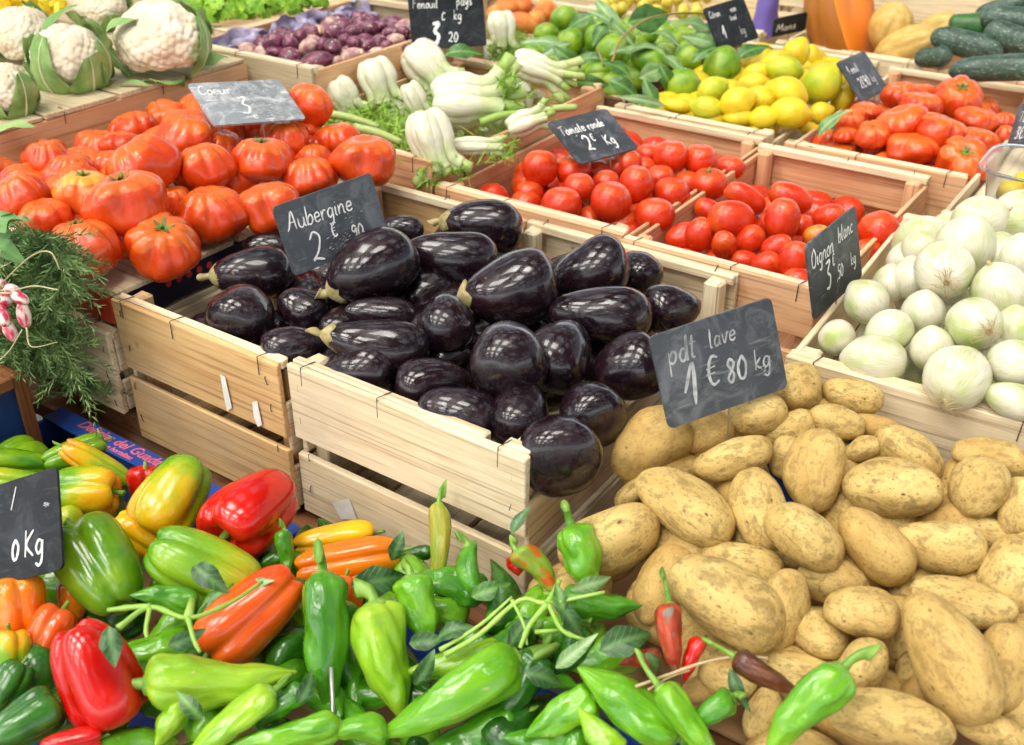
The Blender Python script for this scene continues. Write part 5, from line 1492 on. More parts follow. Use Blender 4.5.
def place_leaf(name, me, p, ydir, up, parent=None):
    y = Vector(ydir).normalized(); z = Vector(up); z = (z - y * z.dot(y)).normalized(); x = y.cross(z)
    M = Matrix((x, y, z)).transposed().to_4x4(); M.translation = p
    o = link(name, me, None, parent)
    o.matrix_world = M
    return o
def pdir(ang, toward=0.0, x=512, y=372):
    d = ray(x, y).normalized(); a = math.radians(ang)
    return RV * math.cos(a) + UV * math.sin(a) - d * toward
UPV = (Vector((0, 0, 1)) * .5 - FV * .8).normalized()

def loose_leaf(label, x, y, hz, dz, Lpx, Wpx, ang, mat, group, toward=0.1, tilt=0.0, curl=.25, cat='leaf', name='loose_leaf', wave=.15):
    p = on_heap(x, y, hz, dz); s = m_per_px(p)
    d = pdir(ang, toward); Wpx = Wpx * .8
    start = p - d.normalized() * Lpx * s * .5
    up = UPV + pdir(ang + 90) * (tilt + RND.uniform(-.7, .7)); toward += RND.uniform(-.35, .35); curl += RND.uniform(-.05, .35); d = pdir(ang, toward)
    o = place_leaf(name, leaf_mesh(Lpx * s, Wpx * s, curl, .15, wave, RND.randrange(999), mat), start, d, up)
    tag(o, label, cat, group)
    return o
GLF = 'loose leaves among the produce'
for a in [
 ('dark green pointed leaf lying on the pale green bell pepper', 212, 577, hzQ, .055, 44, 15, -30, 'leaf_dark', GLF),
 ('small dark leaf hanging over the wrinkled red bell pepper', 114, 646, hzQ, .075, 40, 14, -70, 'leaf_dark', GLF),
 ('grey-green leaf behind the deep orange pepper', 258, 583, hzQ, .045, 44, 8, 25, 'leaf_pale', GLF),
 ('broad dark leaf lying on the orange pepper', 378, 582, hzL, .035, 56, 20, 8, 'leaf_dark', GLF),
 ('dark leaf behind the pale green pepper near the stalks', 427, 640, hzL, .02, 36, 12, 10, 'leaf_dark', GLF),
 ('grey-green leaf across the long-stemmed green pepper', 593, 585, hzL, .045, 46, 10, 12, 'leaf_pale', GLF),
 ('pointed leaf hanging below the stalk junction', 572, 622, hzL, .035, 44, 11, -55, 'leaf_dark', GLF),
 ('curled pale green leaf left of the broad wet leaf', 575, 650, hzL, .035, 54, 10, 45, 'leaf_pale', GLF),
 ('broad wet dark leaf next to the dried red chili', 626, 642, hzL, .03, 56, 21, 20, 'leaf_dark', GLF),
 ('shaded leaf beneath the green stalk junction', 520, 632, hzL, .02, 40, 14, 60, 'leaf_dark', GLF),
 ('dark leaf in front of the aubergine crate corner', 500, 605, hzL, .02, 44, 13, 80, 'leaf_dark', GLF),
 ('dark leaf at the foot of the crate corner', 520, 520, hzL, .10, 34, 8, 60, 'leaf_dark', GLF),
 ('dark leaf tucked below the squat green pepper', 455, 630, hzL, .04, 40, 13, 30, 'leaf_dark', GLF),
 ('long leaf between the fat bright pepper and the diagonal one', 425, 668, hzL, .03, 42, 12, 60, 'leaf_dark', GLF),
 ('leaf lying in front of the curved dark green pepper', 490, 590, hzL, .035, 40, 12, 20, 'leaf_lime', GLF),
 ('leaf sticking up between the orange pepper and the crate', 398, 545, hzL, .03, 34, 10, 70, 'leaf_dark', GLF),
 ('leaf over the shaded peppers left of the big dented one', 545, 680, hzL, .03, 44, 14, -20, 'leaf_dark', GLF),
 ('small leaf at the foot of the long-stemmed pepper', 560, 600, hzL, .05, 32, 10, 100, 'leaf_lime', GLF),
 ('leaf beside the creased upright pepper', 305, 690, hzL, .03, 36, 11, 60, 'leaf_dark', GLF),
 ('leaf under the branched stalk by the deep orange pepper', 185, 640, hzQ, .05, 38, 12, 20, 'leaf_dark', GLF),
 ('leaf behind the small curled green pepper', 190, 705, hzL, .03, 36, 11, 130, 'leaf_lime', GLF),
 ('drooping leaf in front of the dried red chili', 655, 668, hzL, .05, 34, 10, -60, 'leaf_dark', GLF),
 ('dark narrow leaf between potatoes and the bottom green pepper', 738, 690, hzL, .015, 46, 9, -70, 'leaf_dark', GLF),
]: loose_leaf(*a)
GLL = 'loose citrus leaves on the limes'
for a in [
 ('flat grey-green leaf lying left over the limes', 543, 42, hzI, .045, 44, 8, 172, 'leaf_pale', GLL),
 ('dark rolled leaf above the right fennel bulb', 566, 58, hzI, .04, 36, 11, 150, 'leaf_lime', GLL),
 ('long narrow leaf slanting down beside the twig', 614, 26, hzI, .06, 62, 8, -32, 'leaf_pale', GLL),
 ('long upright leaf at the back left of the limes', 607, 12, hzI, .06, 44, 12, 120, 'leaf_pale', GLL),
 ('big dark upright leaf behind the twig', 651, 16, hzI, .075, 48, 19, 15, 'leaf_lime', GLL),
 ('pale shiny leaf in front of the back slate', 692, 24, hzI, .06, 40, 15, 160, 'leaf_pale', GLL),
 ('curled pale leaf in the middle of the limes', 642, 47, hzI, .05, 44, 10, 15, 'leaf_pale', GLL),
 ('yellowish leaf covering the middle lime', 655, 70, hzI, .055, 36, 13, 25, 'leaf_pale', GLL),
 ('dark leaf hanging under the twig', 618, 70, hzI, .045, 38, 13, -20, 'leaf_lime', GLL),
 ('folded leaf above the crate corner post', 626, 88, hzI, .04, 40, 12, -25, 'leaf_lime', GLL),
 ('leaf lying along the front rim of the limes', 640, 102, hzI, .03, 50, 7, 172, 'leaf_pale', GLL),
 ('leaf above the largest lime on the right', 700, 41, hzI, .06, 40, 9, 168, 'leaf_pale', GLL),
 ('dark green leaf at the border to the lemons', 755, 49, hzI, .05, 46, 13, 32, 'leaf_lime', GLL),
 ('narrow leaf over the largest lime', 705, 52, hzI, .065, 34, 7, 40, 'leaf_lime', GLL),
 ('leaf over the shaded limes on the left', 590, 60, hzI, .04, 34, 10, 10, 'leaf_lime', GLL),
 ('small leaf in the gap left of the dark green lime', 650, 92, hzI, .03, 30, 10, 120, 'leaf_lime', GLL),
 ('pale leaf behind the row of limes', 668, 38, hzI, .045, 36, 10, -15, 'leaf_pale', GLL),
 ('leaf over the limes near the peaches', 580, 20, hzI, .05, 34, 10, 200, 'leaf_lime', GLL),
 ('leaf crossing the lime with a bright cheek', 602, 30, hzI, .055, 36, 11, 60, 'leaf_lime', GLL),
 ('pale leaf standing behind the twig foot', 625, 50, hzI, .05, 34, 11, 20, 'leaf_pale', GLL),
 ('leaf draped right of the middle lime', 676, 66, hzI, .045, 36, 10, -40, 'leaf_pale', GLL),
 ('leaf near the back slate above the shaded lime', 712, 30, hzI, .05, 34, 11, 10, 'leaf_lime', GLL),
 ('leaf low among the limes at the front left', 592, 84, hzI, .03, 34, 11, -10, 'leaf_lime', GLL),
 ('leaf under the yellowish one in the middle', 668, 78, hzI, .04, 30, 10, -60, 'leaf_lime', GLL),
 ('leaf at the left beside the fennel stalks', 556, 48, hzI, .05, 32, 9, 30, 'leaf_pale', GLL),
 ('green strip of leaf standing between lemons and ribbed tomatoes', 831, 122, hzN, .02, 40, 10, 50, 'leaf_pale', GLL),
]: loose_leaf(*a)
for x, y, L_, W_, ang, lab in [(411, 32, 46, 9, 80, 'dark leaf behind the left edge of the Fenouil slate'), (463, 52, 40, 12, 10, 'dark leaf under the bottom of the Fenouil slate')]:
    loose_leaf(lab, x, y, lambda a, b: 1.0, .03, L_, W_, ang, 'leaf_lime', 'leaves around the Fenouil slate')

def sprig(name, label, hz, runs, group, mat='vine', r=0.0022, cat='stalk'):
    """runs: pixel polylines with a lift above the heap; the first is the main stalk"""
    root = None
    for k, (pts, rr) in enumerate(runs):
        P = [on_heap(x, y, hz, dz) for x, y, dz in pts]
        Q = catmull(P, 5); nQ = len(Q)
        m = MB().tube(Q, [r * rr * (1.15 - .45 * i / nQ) * (1.25 if i % 7 == 0 else 1) for i in range(nQ)], 8)
        if root is None:
            c = P[0]
            root = link(name, m.mesh('stalk', mat, True)); tag(root, label, cat, group)
        else: link('side_shoot', m.mesh('side_shoot', mat, True), None, root)
    return root
GS = 'bare green stalks among the peppers'
sprig('pepper_stalk', 'branched green stalk over the red and green bell peppers', hzQ, [
 ([(118, 628, .085), (150, 607, .085), (188, 618, .085), (230, 603, .08), (262, 582, .07)], 1),
 ([(188, 618, .085), (194, 640, .08), (200, 652, .075)], .9), ([(150, 607, .085), (146, 628, .08), (147, 638, .078)], .9), ([(150, 607, .085), (135, 607, .085), (108, 610, .08)], 1.2), ([(188, 618, .085), (192, 600, .08)], 1.4)], GS)
sprig('pepper_stalk', 'green stalk junction in front of the crate corner', hzL, [
 ([(445, 655, .04), (480, 634, .045), (520, 600, .05), (548, 603, .05), (605, 592, .045)], 1),
 ([(548, 603, .05), (555, 590, .05), (560, 580, .05)], 1.3), ([(548, 603, .05), (530, 625, .045), (520, 648, .045)], 1.2), ([(548, 603, .05), (562, 630, .045), (585, 640, .04)], 1), ([(512, 600, .05), (524, 625, .045), (527, 645, .04)], .7), ([(535, 632, .04), (560, 630, .04)], .7), ([(440, 650, .04), (480, 625, .045), (512, 597, .05)], .8)], GS)
sprig('straw_stalk', 'thin dry straw-coloured stalk across the blue tray edge', hzL, [
 ([(632, 688, .03), (670, 674, .035), (705, 662, .04), (740, 656, .045), (768, 658, .045)], .55), ([(648, 690, .03), (668, 678, .033), (690, 670, .035)], .4)], GS, mat='root_hair')
sprig('citrus_twig', 'bare brown twig arching over the limes', hzI, [
 ([(612, 62, .06), (622, 38, .075), (650, 18, .085), (690, 13, .085), (720, 18, .08), (742, 32, .07)], 1), ([(604, 66, .05), (597, 48, .06)], .8)], 'bare citrus twigs', mat='twig', cat='twig')

# ------------------------------------------------------------------ cut pumpkin
def pumpkin():
    p = on_heap(846, 10, lambda x, y: 0.99, 0.03); s = m_per_px(p)
    n = 60; nz = 30; Rx = 41 * s; Rz = 56 * s
    cut = (pdir(-8, 1.0)).normalized()            # the cut looks right and to the viewer
    ax = (pdir(104, 0.15) + Vector((0, 0, .4))).normalized()
    cut = (cut - ax * cut.dot(ax) + ax * 0.10).normalized()
    side = ax.cross(cut).normalized(); cutp = side.cross(ax).normalized()
    t = empty('cut_pumpkin', p); tag(t, 'half an orange pumpkin, cut face turned to the right above the lemons', 'pumpkin')
    V = []; F = []
    for j in range(nz + 1):
        z = -math.cos(PI * j / nz); r = math.sin(PI * j / nz) ** .8
        for i in range(n):
            a = 2 * PI * i / n
            k = r * (1 - .09 * (1 - abs(math.sin(a * 5))) ** 2)
            V.append(ax * (z * Rz) + side * (k * Rx * math.sin(a)) + cutp * (k * Rx * math.cos(a)))
    for j in range(nz):
        for i in range(n):
            F.append((j * n + i, j * n + (i + 1) % n, (j + 1) * n + (i + 1) % n, (j + 1) * n + i))
    bm = bmesh.new(); bv = [bm.verts.new(v) for v in V]
    for f in F: bm.faces.new([bv[i] for i in f])
    bmesh.ops.remove_doubles(bm, verts=bm.verts[:], dist=1e-6)
    bmesh.ops.recalc_face_normals(bm, faces=bm.faces[:])
    res = bmesh.ops.bisect_plane(bm, geom=bm.verts[:] + bm.edges[:] + bm.faces[:], plane_co=cut * (0.24 * Rx), plane_no=cut, clear_outer=True)
    edge = [v.co.copy() for v in res['geom_cut'] if isinstance(v, bmesh.types.BMVert)]
    me = bpy.data.meshes.new('pumpkin_skin'); bm.to_mesh(me); bm.free()
    me.polygons.foreach_set('use_smooth', [True] * len(me.polygons))
    link('skin', me, MATS['pumpkin_skin'], t)
    c = sum(edge, Vector()) / len(edge); u = (ax - cut * ax.dot(cut)).normalized(); w = cut.cross(u)
    edge.sort(key=lambda v: math.atan2((v - c).dot(w), (v - c).dot(u)))
    m = len(edge); V = []; F = []
    rings = [(1.0, 0.0), (.97, .004), (.70, .0045), (.26, .003), (.21, -.010), (.1, -.02)]
    for q, d in rings: V += [c + u * (Rz * .45 * clamp((1 - q) / .75, 0, 1)) + (v - c) * q + cut * d for v in edge]
    V.append(c + u * Rz * .45 - cut * .024)
    for k in range(len(rings) - 1):
        for i in range(m): F.append((k * m + i, k * m + (i + 1) % m, (k + 1) * m + (i + 1) % m, (k + 1) * m + i))
    k = len(rings) - 1
    for i in range(m): F.append((k * m + i, k * m + (i + 1) % m, len(V) - 1))
    nf = 3 * m
    fl = link('flesh', pydata('pumpkin_flesh', V, F, 'pumpkin_flesh'), None, t)
    fl.data.materials.append(MATS['pumpkin_core'])
    for i, f in enumerate(fl.data.polygons): f.material_index = 1 if i >= 3 * m else 0
pumpkin()

# ------------------------------------------------------------------ cauliflowers
def curd_mesh(seed):
    from mathutils import kdtree
    R = random.Random(seed)
    def fib(N, jit, zmin):
        out = []
        for i in range(N):
            z = 1 - (1 - zmin) * (i + .5) / N; a = i * 2.39996
            r = math.sqrt(max(0, 1 - z * z))
            out.append((Vector((r * math.cos(a), r * math.sin(a), z)) + Vector([R.uniform(-jit, jit) for _ in range(3)])).normalized())
        return out
    def tree(P):
        t = kdtree.KDTree(len(P))
        for i, q in enumerate(P): t.insert(q, i)
        t.balance(); return t
    big, mid, small = tree(fib(30, .10, -.5)), tree(fib(300, .045, -.55)), tree(fib(1900, .016, -.6))
    bm = bmesh.new(); bmesh.ops.create_icosphere(bm, subdivisions=6, radius=1)
    for v in bm.verts:
        d = v.co.normalized()
        hb = math.sqrt(max(0, 1 - (big.find(d)[2] / .42) ** 2))
        hm = math.sqrt(max(0, 1 - (mid.find(d)[2] / .135) ** 2))
        hs = math.sqrt(max(0, 1 - (small.find(d)[2] / .055) ** 2))
        r = .75 + .16 * hb + .085 * hm + .030 * hs + .05 * noise.noise(d * 1.3 + Vector((seed, 0, 0)))
        v.co = d * r
        v.co.z *= .86 if v.co.z > 0 else .6
    me = bpy.data.meshes.new('curd'); bm.to_mesh(me); bm.free()
    me.polygons.foreach_set('use_smooth', [True] * len(me.polygons)); me.materials.append(MATS['cauli_curd'])
    return me
CURDS = [curd_mesh(1), curd_mesh(2)]
def cup_leaf(R0, a0, width, h0, h1, flare, seed, mat='cauli_leaf', skew=0.0):
    """leaf that wraps the head: rises from below, hugging the sphere"""
    V = []; F = []; n = 10; c = 11
    R = random.Random(seed); ph = R.uniform(0, 6)
    for i in range(n + 1):
        q = i / n
        el = math.radians(h0 + (h1 - h0) * q)
        wd = width * (math.sin(PI * (0.16 + 0.78 * q)) ** .7) * (1 + .10 * math.sin(q * 11 + ph))
        for j in range(c):
            k = (j - (c - 1) / 2) / ((c - 1) / 2)
            a = a0 + wd * k + skew * q * q
            rr = R0 * (1.0 + flare * q ** 2 + .09 * math.sin(q * 9 + k * 5 + ph) * abs(k) ** 1.5 + .05 * abs(k) - .025 * (abs(k) < .1))
            V.append((rr * math.cos(el) * math.cos(a), rr * math.cos(el) * math.sin(a), rr * math.sin(el) * .9))
    for i in range(n):
        for j in range(c - 1): F.append((i * c + j, i * c + j + 1, (i + 1) * c + j + 1, (i + 1) * c + j))
    return pydata('leaf', V, F, mat)
GK = 'cauliflowers on the left riser'
toward_cam = math.atan2(-HV.y, -HV.x)
for k, (x, y, a, b, lab, leaves) in enumerate([
 (160, 41, 45, 40, 'largest pinkish-white cauliflower, its curd fully exposed', [(-2.2, .5, -55, 5, .12), (-1.2, .5, -60, -8, .1), (1.4, .55, -55, 35, .1), (2.4, .5, -50, 45, .05), (0.3, .5, -60, -15, .1)]),
 (70, 60, 38, 38, 'cauliflower wrapped in big pale green leaves with one across its front', [(-.35, .60, -65, 62, .05), (.75, .62, -65, 25, .1), (-1.5, .6, -60, 30, .12), (2.4, .6, -55, 45, .12), (1.6, .5, -55, 35, .12)]),
 (22, 36, 34, 30, 'cauliflower behind at the left edge under the yellow pack', [(-1.0, .5, -55, 10, .1), (1.0, .5, -55, 25, .15), (2.6, .5, -55, 35, .1)]),
 (6, 92, 30, 32, 'cauliflower cut by the left edge with green outer leaves', [(-.2, .6, -60, 35, .1), (.8, .6, -60, 45, .12), (2.0, .5, -60, 40, .1), (-1.4, .6, -60, 35, .1)]),
 (100, 8, 28, 22, 'small cauliflower at the top between two larger ones', [(-.9, .5, -55, 25, .15), (.7, .5, -55, 15, .15), (2.5, .5, -55, 40, .1)])]):
    p = at(x, y, 1.05 + .06); s = m_per_px(p); R0 = a * s
    p = at(x, y, 1.05 + R0 * .72)
    o = put('cauliflower', CURDS[k % 2], p, Vector((0, 0, 1)) - FV * .45, (R0, R0, R0 * b / a * 1.12), RND.uniform(0, 6), lab, 'cauliflower', GK)
    for (da, w, h0, h1, fl) in leaves:
        sk = RND.uniform(-.55, .55)
        lf = link('leaf', cup_leaf(1.04, 0, w, h0, h1, fl, RND.randrange(999), skew=sk), None, o)
        # leaves are laid out round the upright axis, in the head's own frame
        ang = toward_cam + da
        dirw = Vector((math.cos(ang), math.sin(ang), 0)); dl = o.matrix_world.to_quaternion().inverted() @ dirw
        lf.rotation_euler = (0, 0, math.atan2(dl.y, dl.x))
        rb = MB(); pts = []
        for q in range(9):
            el = math.radians(h0 + (h1 - h0) * q / 8); rr = 1.035 * (1 + fl * (q / 8) ** 2)
            aa = sk * (q / 8) ** 2; pts.append((rr * math.cos(el) * math.cos(aa), rr * math.cos(el) * math.sin(aa), rr * math.sin(el) * .9))
        link('rib', rb.tube(pts, [.065 - .0068 * i for i in range(9)], 7).mesh('rib', 'cauli_rib', True), None, lf)
loose_leaf('long pale leaf rib rising behind the leaf-wrapped cauliflower', 55, 17, lambda x, y: 1.10, .06, 46, 7, 50, 'cauli_leaf', 'cauliflower leaves')
loose_leaf('green leaf at the left of the largest cauliflower', 120, 22, lambda x, y: 1.10, .05, 44, 12, 40, 'cauli_leaf', 'cauliflower leaves')
loose_leaf('green leaf at the right foot of the largest cauliflower', 208, 58, lambda x, y: 1.06, .01, 36, 13, 25, 'cauli_leaf', 'cauliflower leaves')
loose_leaf('flat leaf on the slats at the left edge below the cauliflowers', 12, 126, lambda x, y: 1.056, 0, 40, 12, 20, 'cauli_leaf', 'cauliflower leaves')
loose_leaf('thin leaf on the slats under the largest cauliflower', 135, 84, lambda x, y: 1.054, 0, 34, 4, 10, 'cauli_leaf', 'cauliflower leaves')
m = MB()
for i in range(420):
    c = at(RND.uniform(-4, 62), RND.uniform(-14, 12), 1.10 + RND.uniform(-.03, .03))
    a = Vector([RND.uniform(-1, 1) for _ in range(3)]).normalized() * .014; b = Vector([RND.uniform(-1, 1) for _ in range(3)]).normalized() * .010
    m.add([c - a, c + b, c + a, c - b], [(0, 1, 2, 3)])
o = m.build('yellow_blossoms', 'yellow_pack'); tag(o, 'blurred mass of yellow blossoms behind the cauliflowers', 'flowers', kind='stuff')

# ------------------------------------------------------------------ fennel
def fennel(label, x, y, a, b, ang, tilt, hz, dz, stalks, frond, seed, spread=1.0, slen=1.0):
    """fat overlapping leaf bases that run on into cut stalks; ang is the way the stalks point"""
    R = random.Random(seed)
    p = on_heap(x, y, hz, dz); s = m_per_px(p); b *= 1.12
    m = MB(); kids = []
    n_ = max(5, stalks + 2)
    def tubeflat(pts, rad, k, flat):
        q = MB().tube(pts, rad, k); return q
    # outer sheaths left and right, then front and back ones, each a swollen base
    lay = []
    for k in range(n_):
        u = (k + .5) / n_ * 2 - 1
        lay.append((u, (.30 if k % 2 else -.30) * (1 - abs(u)) + R.uniform(-.06, .06)))
    lay += [(0.0, .36), (.25, -.38), (-.28, .30)]
    for k, (u, w) in enumerate(lay):
        pts = catmull([(u * .12, w * .3, -.98), (u * .46, w * .75, -.62), (u * .60, w, -.12), (u * .56, w * .85, .34), (u * (.50 + .22 * spread), w * .7, .72), (u * (.55 + .55 * spread), w * .6, 1.0)], 5)
        prof = [.10, .26, .36, .40, .42, .43, .43, .43, .42, .41, .39, .37, .35, .33, .315, .30, .29, .28, .27, .265, .26, .255, .25, .25, .25, .25]
        m.tube(pts, [r_ * R.uniform(.96, 1.04) for r_ in prof[:len(pts)]], 12)
        if k < n_:
            L = R.uniform(.15, .75) * slen; e = Vector((u * (.55 + .55 * spread), w * .6, 1.0)); d = (pts[-1] - pts[-3]).normalized()
            if k % 2 == 0 or stalks > 3: kids.append([e - d * .08, e + d * L * .5, e + d * L + Vector((u * .08, 0, 0))])
    o = put('fennel_bulb', m.mesh('bulb', 'fennel_bulb', True), p, img_axis(x, y, ang, tilt), (b * s, b * s, a * s), 0, label, 'fennel', 'fennel bulbs in their crate')
    # turn the broad side to the viewer
    ax = img_axis(x, y, ang, tilt); dv = ray(x, y).normalized(); yv = (dv - ax * dv.dot(ax)).normalized(); xv = yv.cross(ax)
    o.matrix_world = Matrix.LocRotScale(p, Matrix((xv, yv, ax)).transposed().to_quaternion(), Vector((b * s, b * s, a * s)))
    for P in kids:
        q = MB().tube(P, [.235, .215, .205], 10)
        link('stalk', q.mesh('stalk', 'fennel_stalk', True), None, o)
    if frond:
        m = MB()
        for k in range(frond):
            c = Vector((R.uniform(-.9, .9), R.uniform(-.5, .2), R.uniform(.75, 1.5)))
            for i in range(7):
                d = Vector((R.uniform(-1, 1), R.uniform(-1, 1), R.uniform(-.4, 1))).normalized() * R.uniform(.2, .5)
                w = d.cross(Vector((R.uniform(-1, 1), R.uniform(-1, 1), R.uniform(-1, 1)))).normalized() * .03
                m.add([c - w, c + w, c + d + w * .4, c + d - w * .4], [(0, 1, 2, 3)])
        m.build('fronds', 'fennel_frond', o)
    return o
hzF = lambda x, y: .985
for a in [
 ('pale fennel bulb at the left end behind the ribbed tomatoes', 344, 98, 19, 17, -60, 0, hzF, .0, 3, 20, 1, 1, .7),
 ('round fennel bulb with stalks hanging down, second from the left', 379, 82, 22, 20, -70, 10, hzF, .02, 3, 14, 2, .8, .9),
 ('fennel bulb directly under the Fenouil slate', 428, 68, 26, 22, -50, 20, hzF, .015, 4, 10, 3, .8, .5),
 ('small fennel bulb in the middle with stalks pointing down', 416, 101, 18, 12, -65, 0, hzF, .015, 3, 16, 4, 1, 1.0),
 ('largest fennel bulb with thick stalks fanning to the right', 468, 101, 34, 28, 0, 0, hzF, .03, 6, 24, 5, 1, 1.0),
 ('foremost fennel bulb with short stalks hanging over the rim', 432, 142, 30, 24, -72, 10, hzF, .02, 4, 20, 6, .8, .45),
 ('low fennel bulb beside the lettered side board', 478, 146, 24, 10, 0, 0, hzF, .0, 2, 24, 7, .6, .6),
 ('upper fennel bulb beside the right edge of the Fenouil slate', 502, 30, 17, 15, -85, 10, hzF, .04, 2, 20, 8, .5, .4),
 ('long white fennel with bare cut stalks pointing right at the back', 538, 69, 25, 15, -22, 0, hzF, .04, 5, 0, 9, .8, 1.2),
 ('fennel bulb half hidden next to the Tomate ronde slate', 527, 122, 20, 14, 20, 0, hzF, .005, 2, 10, 10, .6, 1.0),
]: fennel(*a)
for k, (x, y) in enumerate([(362, 112), (398, 118), (410, 80), (450, 128), (455, 70), (500, 128), (515, 92), (395, 60), (360, 76), (490, 62), (555, 92), (520, 105)]):
    fennel('fennel bulb low in the crate, seen only between those on top', x, y, 20, 15, RND.uniform(-90, 10), 0, hzF, -.045, 3, 12, 30 + k, .8, .8)
m = MB(); R = random.Random(5)
for i in range(3600):
    x, y = R.choice([(R.uniform(325, 405), R.uniform(105, 150)), (R.uniform(395, 520), R.uniform(85, 165)), (R.uniform(490, 530), R.uniform(30, 100))])
    c = on_heap(x, y, hzF, R.uniform(-.06, -.008)); 
    d = Vector((R.uniform(-1, 1), R.uniform(-1, 1), R.uniform(-.2, .8))).normalized() * R.uniform(.015, .04)
    w = d.cross(Vector((R.uniform(-1, 1), R.uniform(-1, 1), R.uniform(-1, 1)))).normalized() * .0014
    m.add([c - w, c + w, c + d + w * .3, c + d - w * .3], [(0, 1, 2, 3)])
tag(m.build('fennel_greens', 'fennel_frond'), 'feathery fennel greens lying under and between the bulbs', 'herb greens', kind='stuff')
for x, y, L_, ang, lab in [(350, 120, 60, -14, 'green fennel stalk lying at the left under the bulbs'), (378, 135, 50, -18, 'second green fennel stalk along the front rim'), (556, 111, 42, 10, 'cut green fennel stalk above the Tomate ronde slate'), (520, 70, 50, 50, 'thick green fennel stalk rising behind the largest bulb'), (500, 118, 40, 14, 'short fennel stalk between the largest and low bulbs')]:
    p = on_heap(x, y, hzF, .012); s = m_per_px(p); d = pdir(ang) * L_ * s * .5
    o = link('fennel_stalk', MB().tube(catmull([p - d, p + Vector((0, 0, .004)), p + d], 5), [4.5 * s, 4.4 * s, 4.3 * s, 4.2 * s, 4.1 * s, 4 * s, 3.9 * s, 3.8 * s, 3.7 * s, 3.6 * s, 3.5 * s], 9).mesh('stalk', 'fennel_stalk', True))
    tag(o, lab, 'fennel stalk', 'cut fennel stalks')

# ------------------------------------------------------------------ lettuce, rosemary
def lettuce_mesh(seed):
    R = random.Random(seed); m = MB()
    for i in range(150):
        a = R.uniform(0, 2 * PI); el = R.uniform(.1, 1.5); r = R.uniform(.55, 1)
        c = Vector((math.cos(a) * math.cos(el), math.sin(a) * math.cos(el), math.sin(el) * .7)) * r
        u = Vector((-math.sin(a), math.cos(a), 0)); n_ = c.normalized(); v = n_.cross(u)
        V = []; F = []; k = 5; sz = R.uniform(.16, .3)
        for ii in range(k):
            for jj in range(k):
                p = (ii / 4 - .5) * 2; q = (jj / 4 - .5) * 2
                V.append(c + u * p * sz + v * q * sz * .8 + n_ * (sz * .5 * math.sin(p * 5 + i) * math.cos(q * 4 + i * 2)))
        for ii in range(k - 1):
            for jj in range(k - 1): F.append((ii * k + jj, ii * k + jj + 1, (ii + 1) * k + jj + 1, (ii + 1) * k + jj))
        m.add(V, F)
    return m.mesh('lettuce_leaves', 'lettuce_leaf', True)
LT2 = [lettuce_mesh(1), lettuce_mesh(2)]
for k, (x, y, rpx, lab) in enumerate([(196, 10, 24, 'frilly lettuce at the left end of its row'), (226, 14, 26, 'frilly lettuce second from the left in its row'), (256, 12, 26, 'frilly lettuce in the middle of its row'), (286, 8, 24, 'frilly lettuce right of the middle in its row'), (312, 3, 20, 'frilly lettuce at the right end of its row'), (210, -8, 22, 'frilly lettuce in the rear row on the left'), (262, -10, 24, 'frilly lettuce in the rear row on the right')]):
    p = at(x, y, 1.05); s = m_per_px(p)
    put('lettuce', LT2[k % 2], at(x, y, 1.05), Vector((0, 0, 1)), (rpx * s, rpx * s, rpx * s), RND.uniform(0, 6), lab, 'lettuce', 'frilly lettuces at the far left')

m = MB(); R = random.Random(9)
def in_poly(x, y, P):
    c = False; j = len(P) - 1
    for i in range(len(P)):
        if (P[i][1] > y) != (P[j][1] > y) and x < (P[j][0] - P[i][0]) * (y - P[i][1]) / (P[j][1] - P[i][1]) + P[i][0]: c = not c
        j = i
    return c
POLY = [(-40, 232), (34, 232), (58, 240), (62, 258), (72, 278), (42, 296), (52, 330), (74, 372), (105, 400), (140, 425), (175, 445), (120, 440), (62, 430), (40, 372), (-40, 372)]
cnt = 0
while cnt < 1100:
    x, y = R.uniform(-40, 190), R.uniform(225, 450)
    if not in_poly(x, y, POLY): continue
    cnt += 1
    if x < 66 and y > 352: continue
    if x > 55 and y > 376 + (x - 62) * .45: continue
    Yp = .655 if (x > 60 and y > 372) else .645 - .05 * clamp((y - 300) / 140, 0, 1) * (x < 90) - R.uniform(0, .05)
    d_ = ray(x, y); p = CAM + d_ * (Yp / d_.y)
    # sprig
    d = (pdir(R.choice([R.uniform(-80, 40), R.uniform(-60, 20), R.uniform(130, 240)]), R.uniform(-.2, 1.0)) + Vector((0, 0, .1))).normalized()
    L = R.uniform(.03, .07); n_ = 13
    side = d.cross(Vector((R.uniform(-1, 1), R.uniform(-1, 1), R.uniform(-1, 1)))).normalized()
    bend = Vector((0, 0, -.02)) 
    for i in range(n_):
        q = i / n_
        c = p + d * L * q + bend * q * q
        for k in range(3):
            an = k * 2.1 + i * 1.3; o_ = (side * math.cos(an) + d.cross(side) * math.sin(an))
            nd = (d * R.uniform(.6, 1.0) + o_ * R.uniform(.5, .9)).normalized() * R.uniform(.010, .019) * (1.1 - .4 * q)
            w = nd.cross(d).normalized() * .0009
            m.add([c - w * .6, c + w * .6, c + nd * .7 + w, c + nd, c + nd * .7 - w], [(0, 1, 2, 3, 4)])
tag(m.build('rosemary', 'rosemary_needle'), 'thick heap of dark green rosemary sprigs beside the empty crate', 'rosemary', kind='stuff')
# dark bed under the rosemary
bed = empty('rosemary_box', (-1.48, 0.50, 0.64)); tag(bed, 'dark shallow box that holds the rosemary', 'box')
MB().box((-.30, .05, 0.0), (.34, .135, .085), .003).build('box_body', 'shelf_dark', bed)

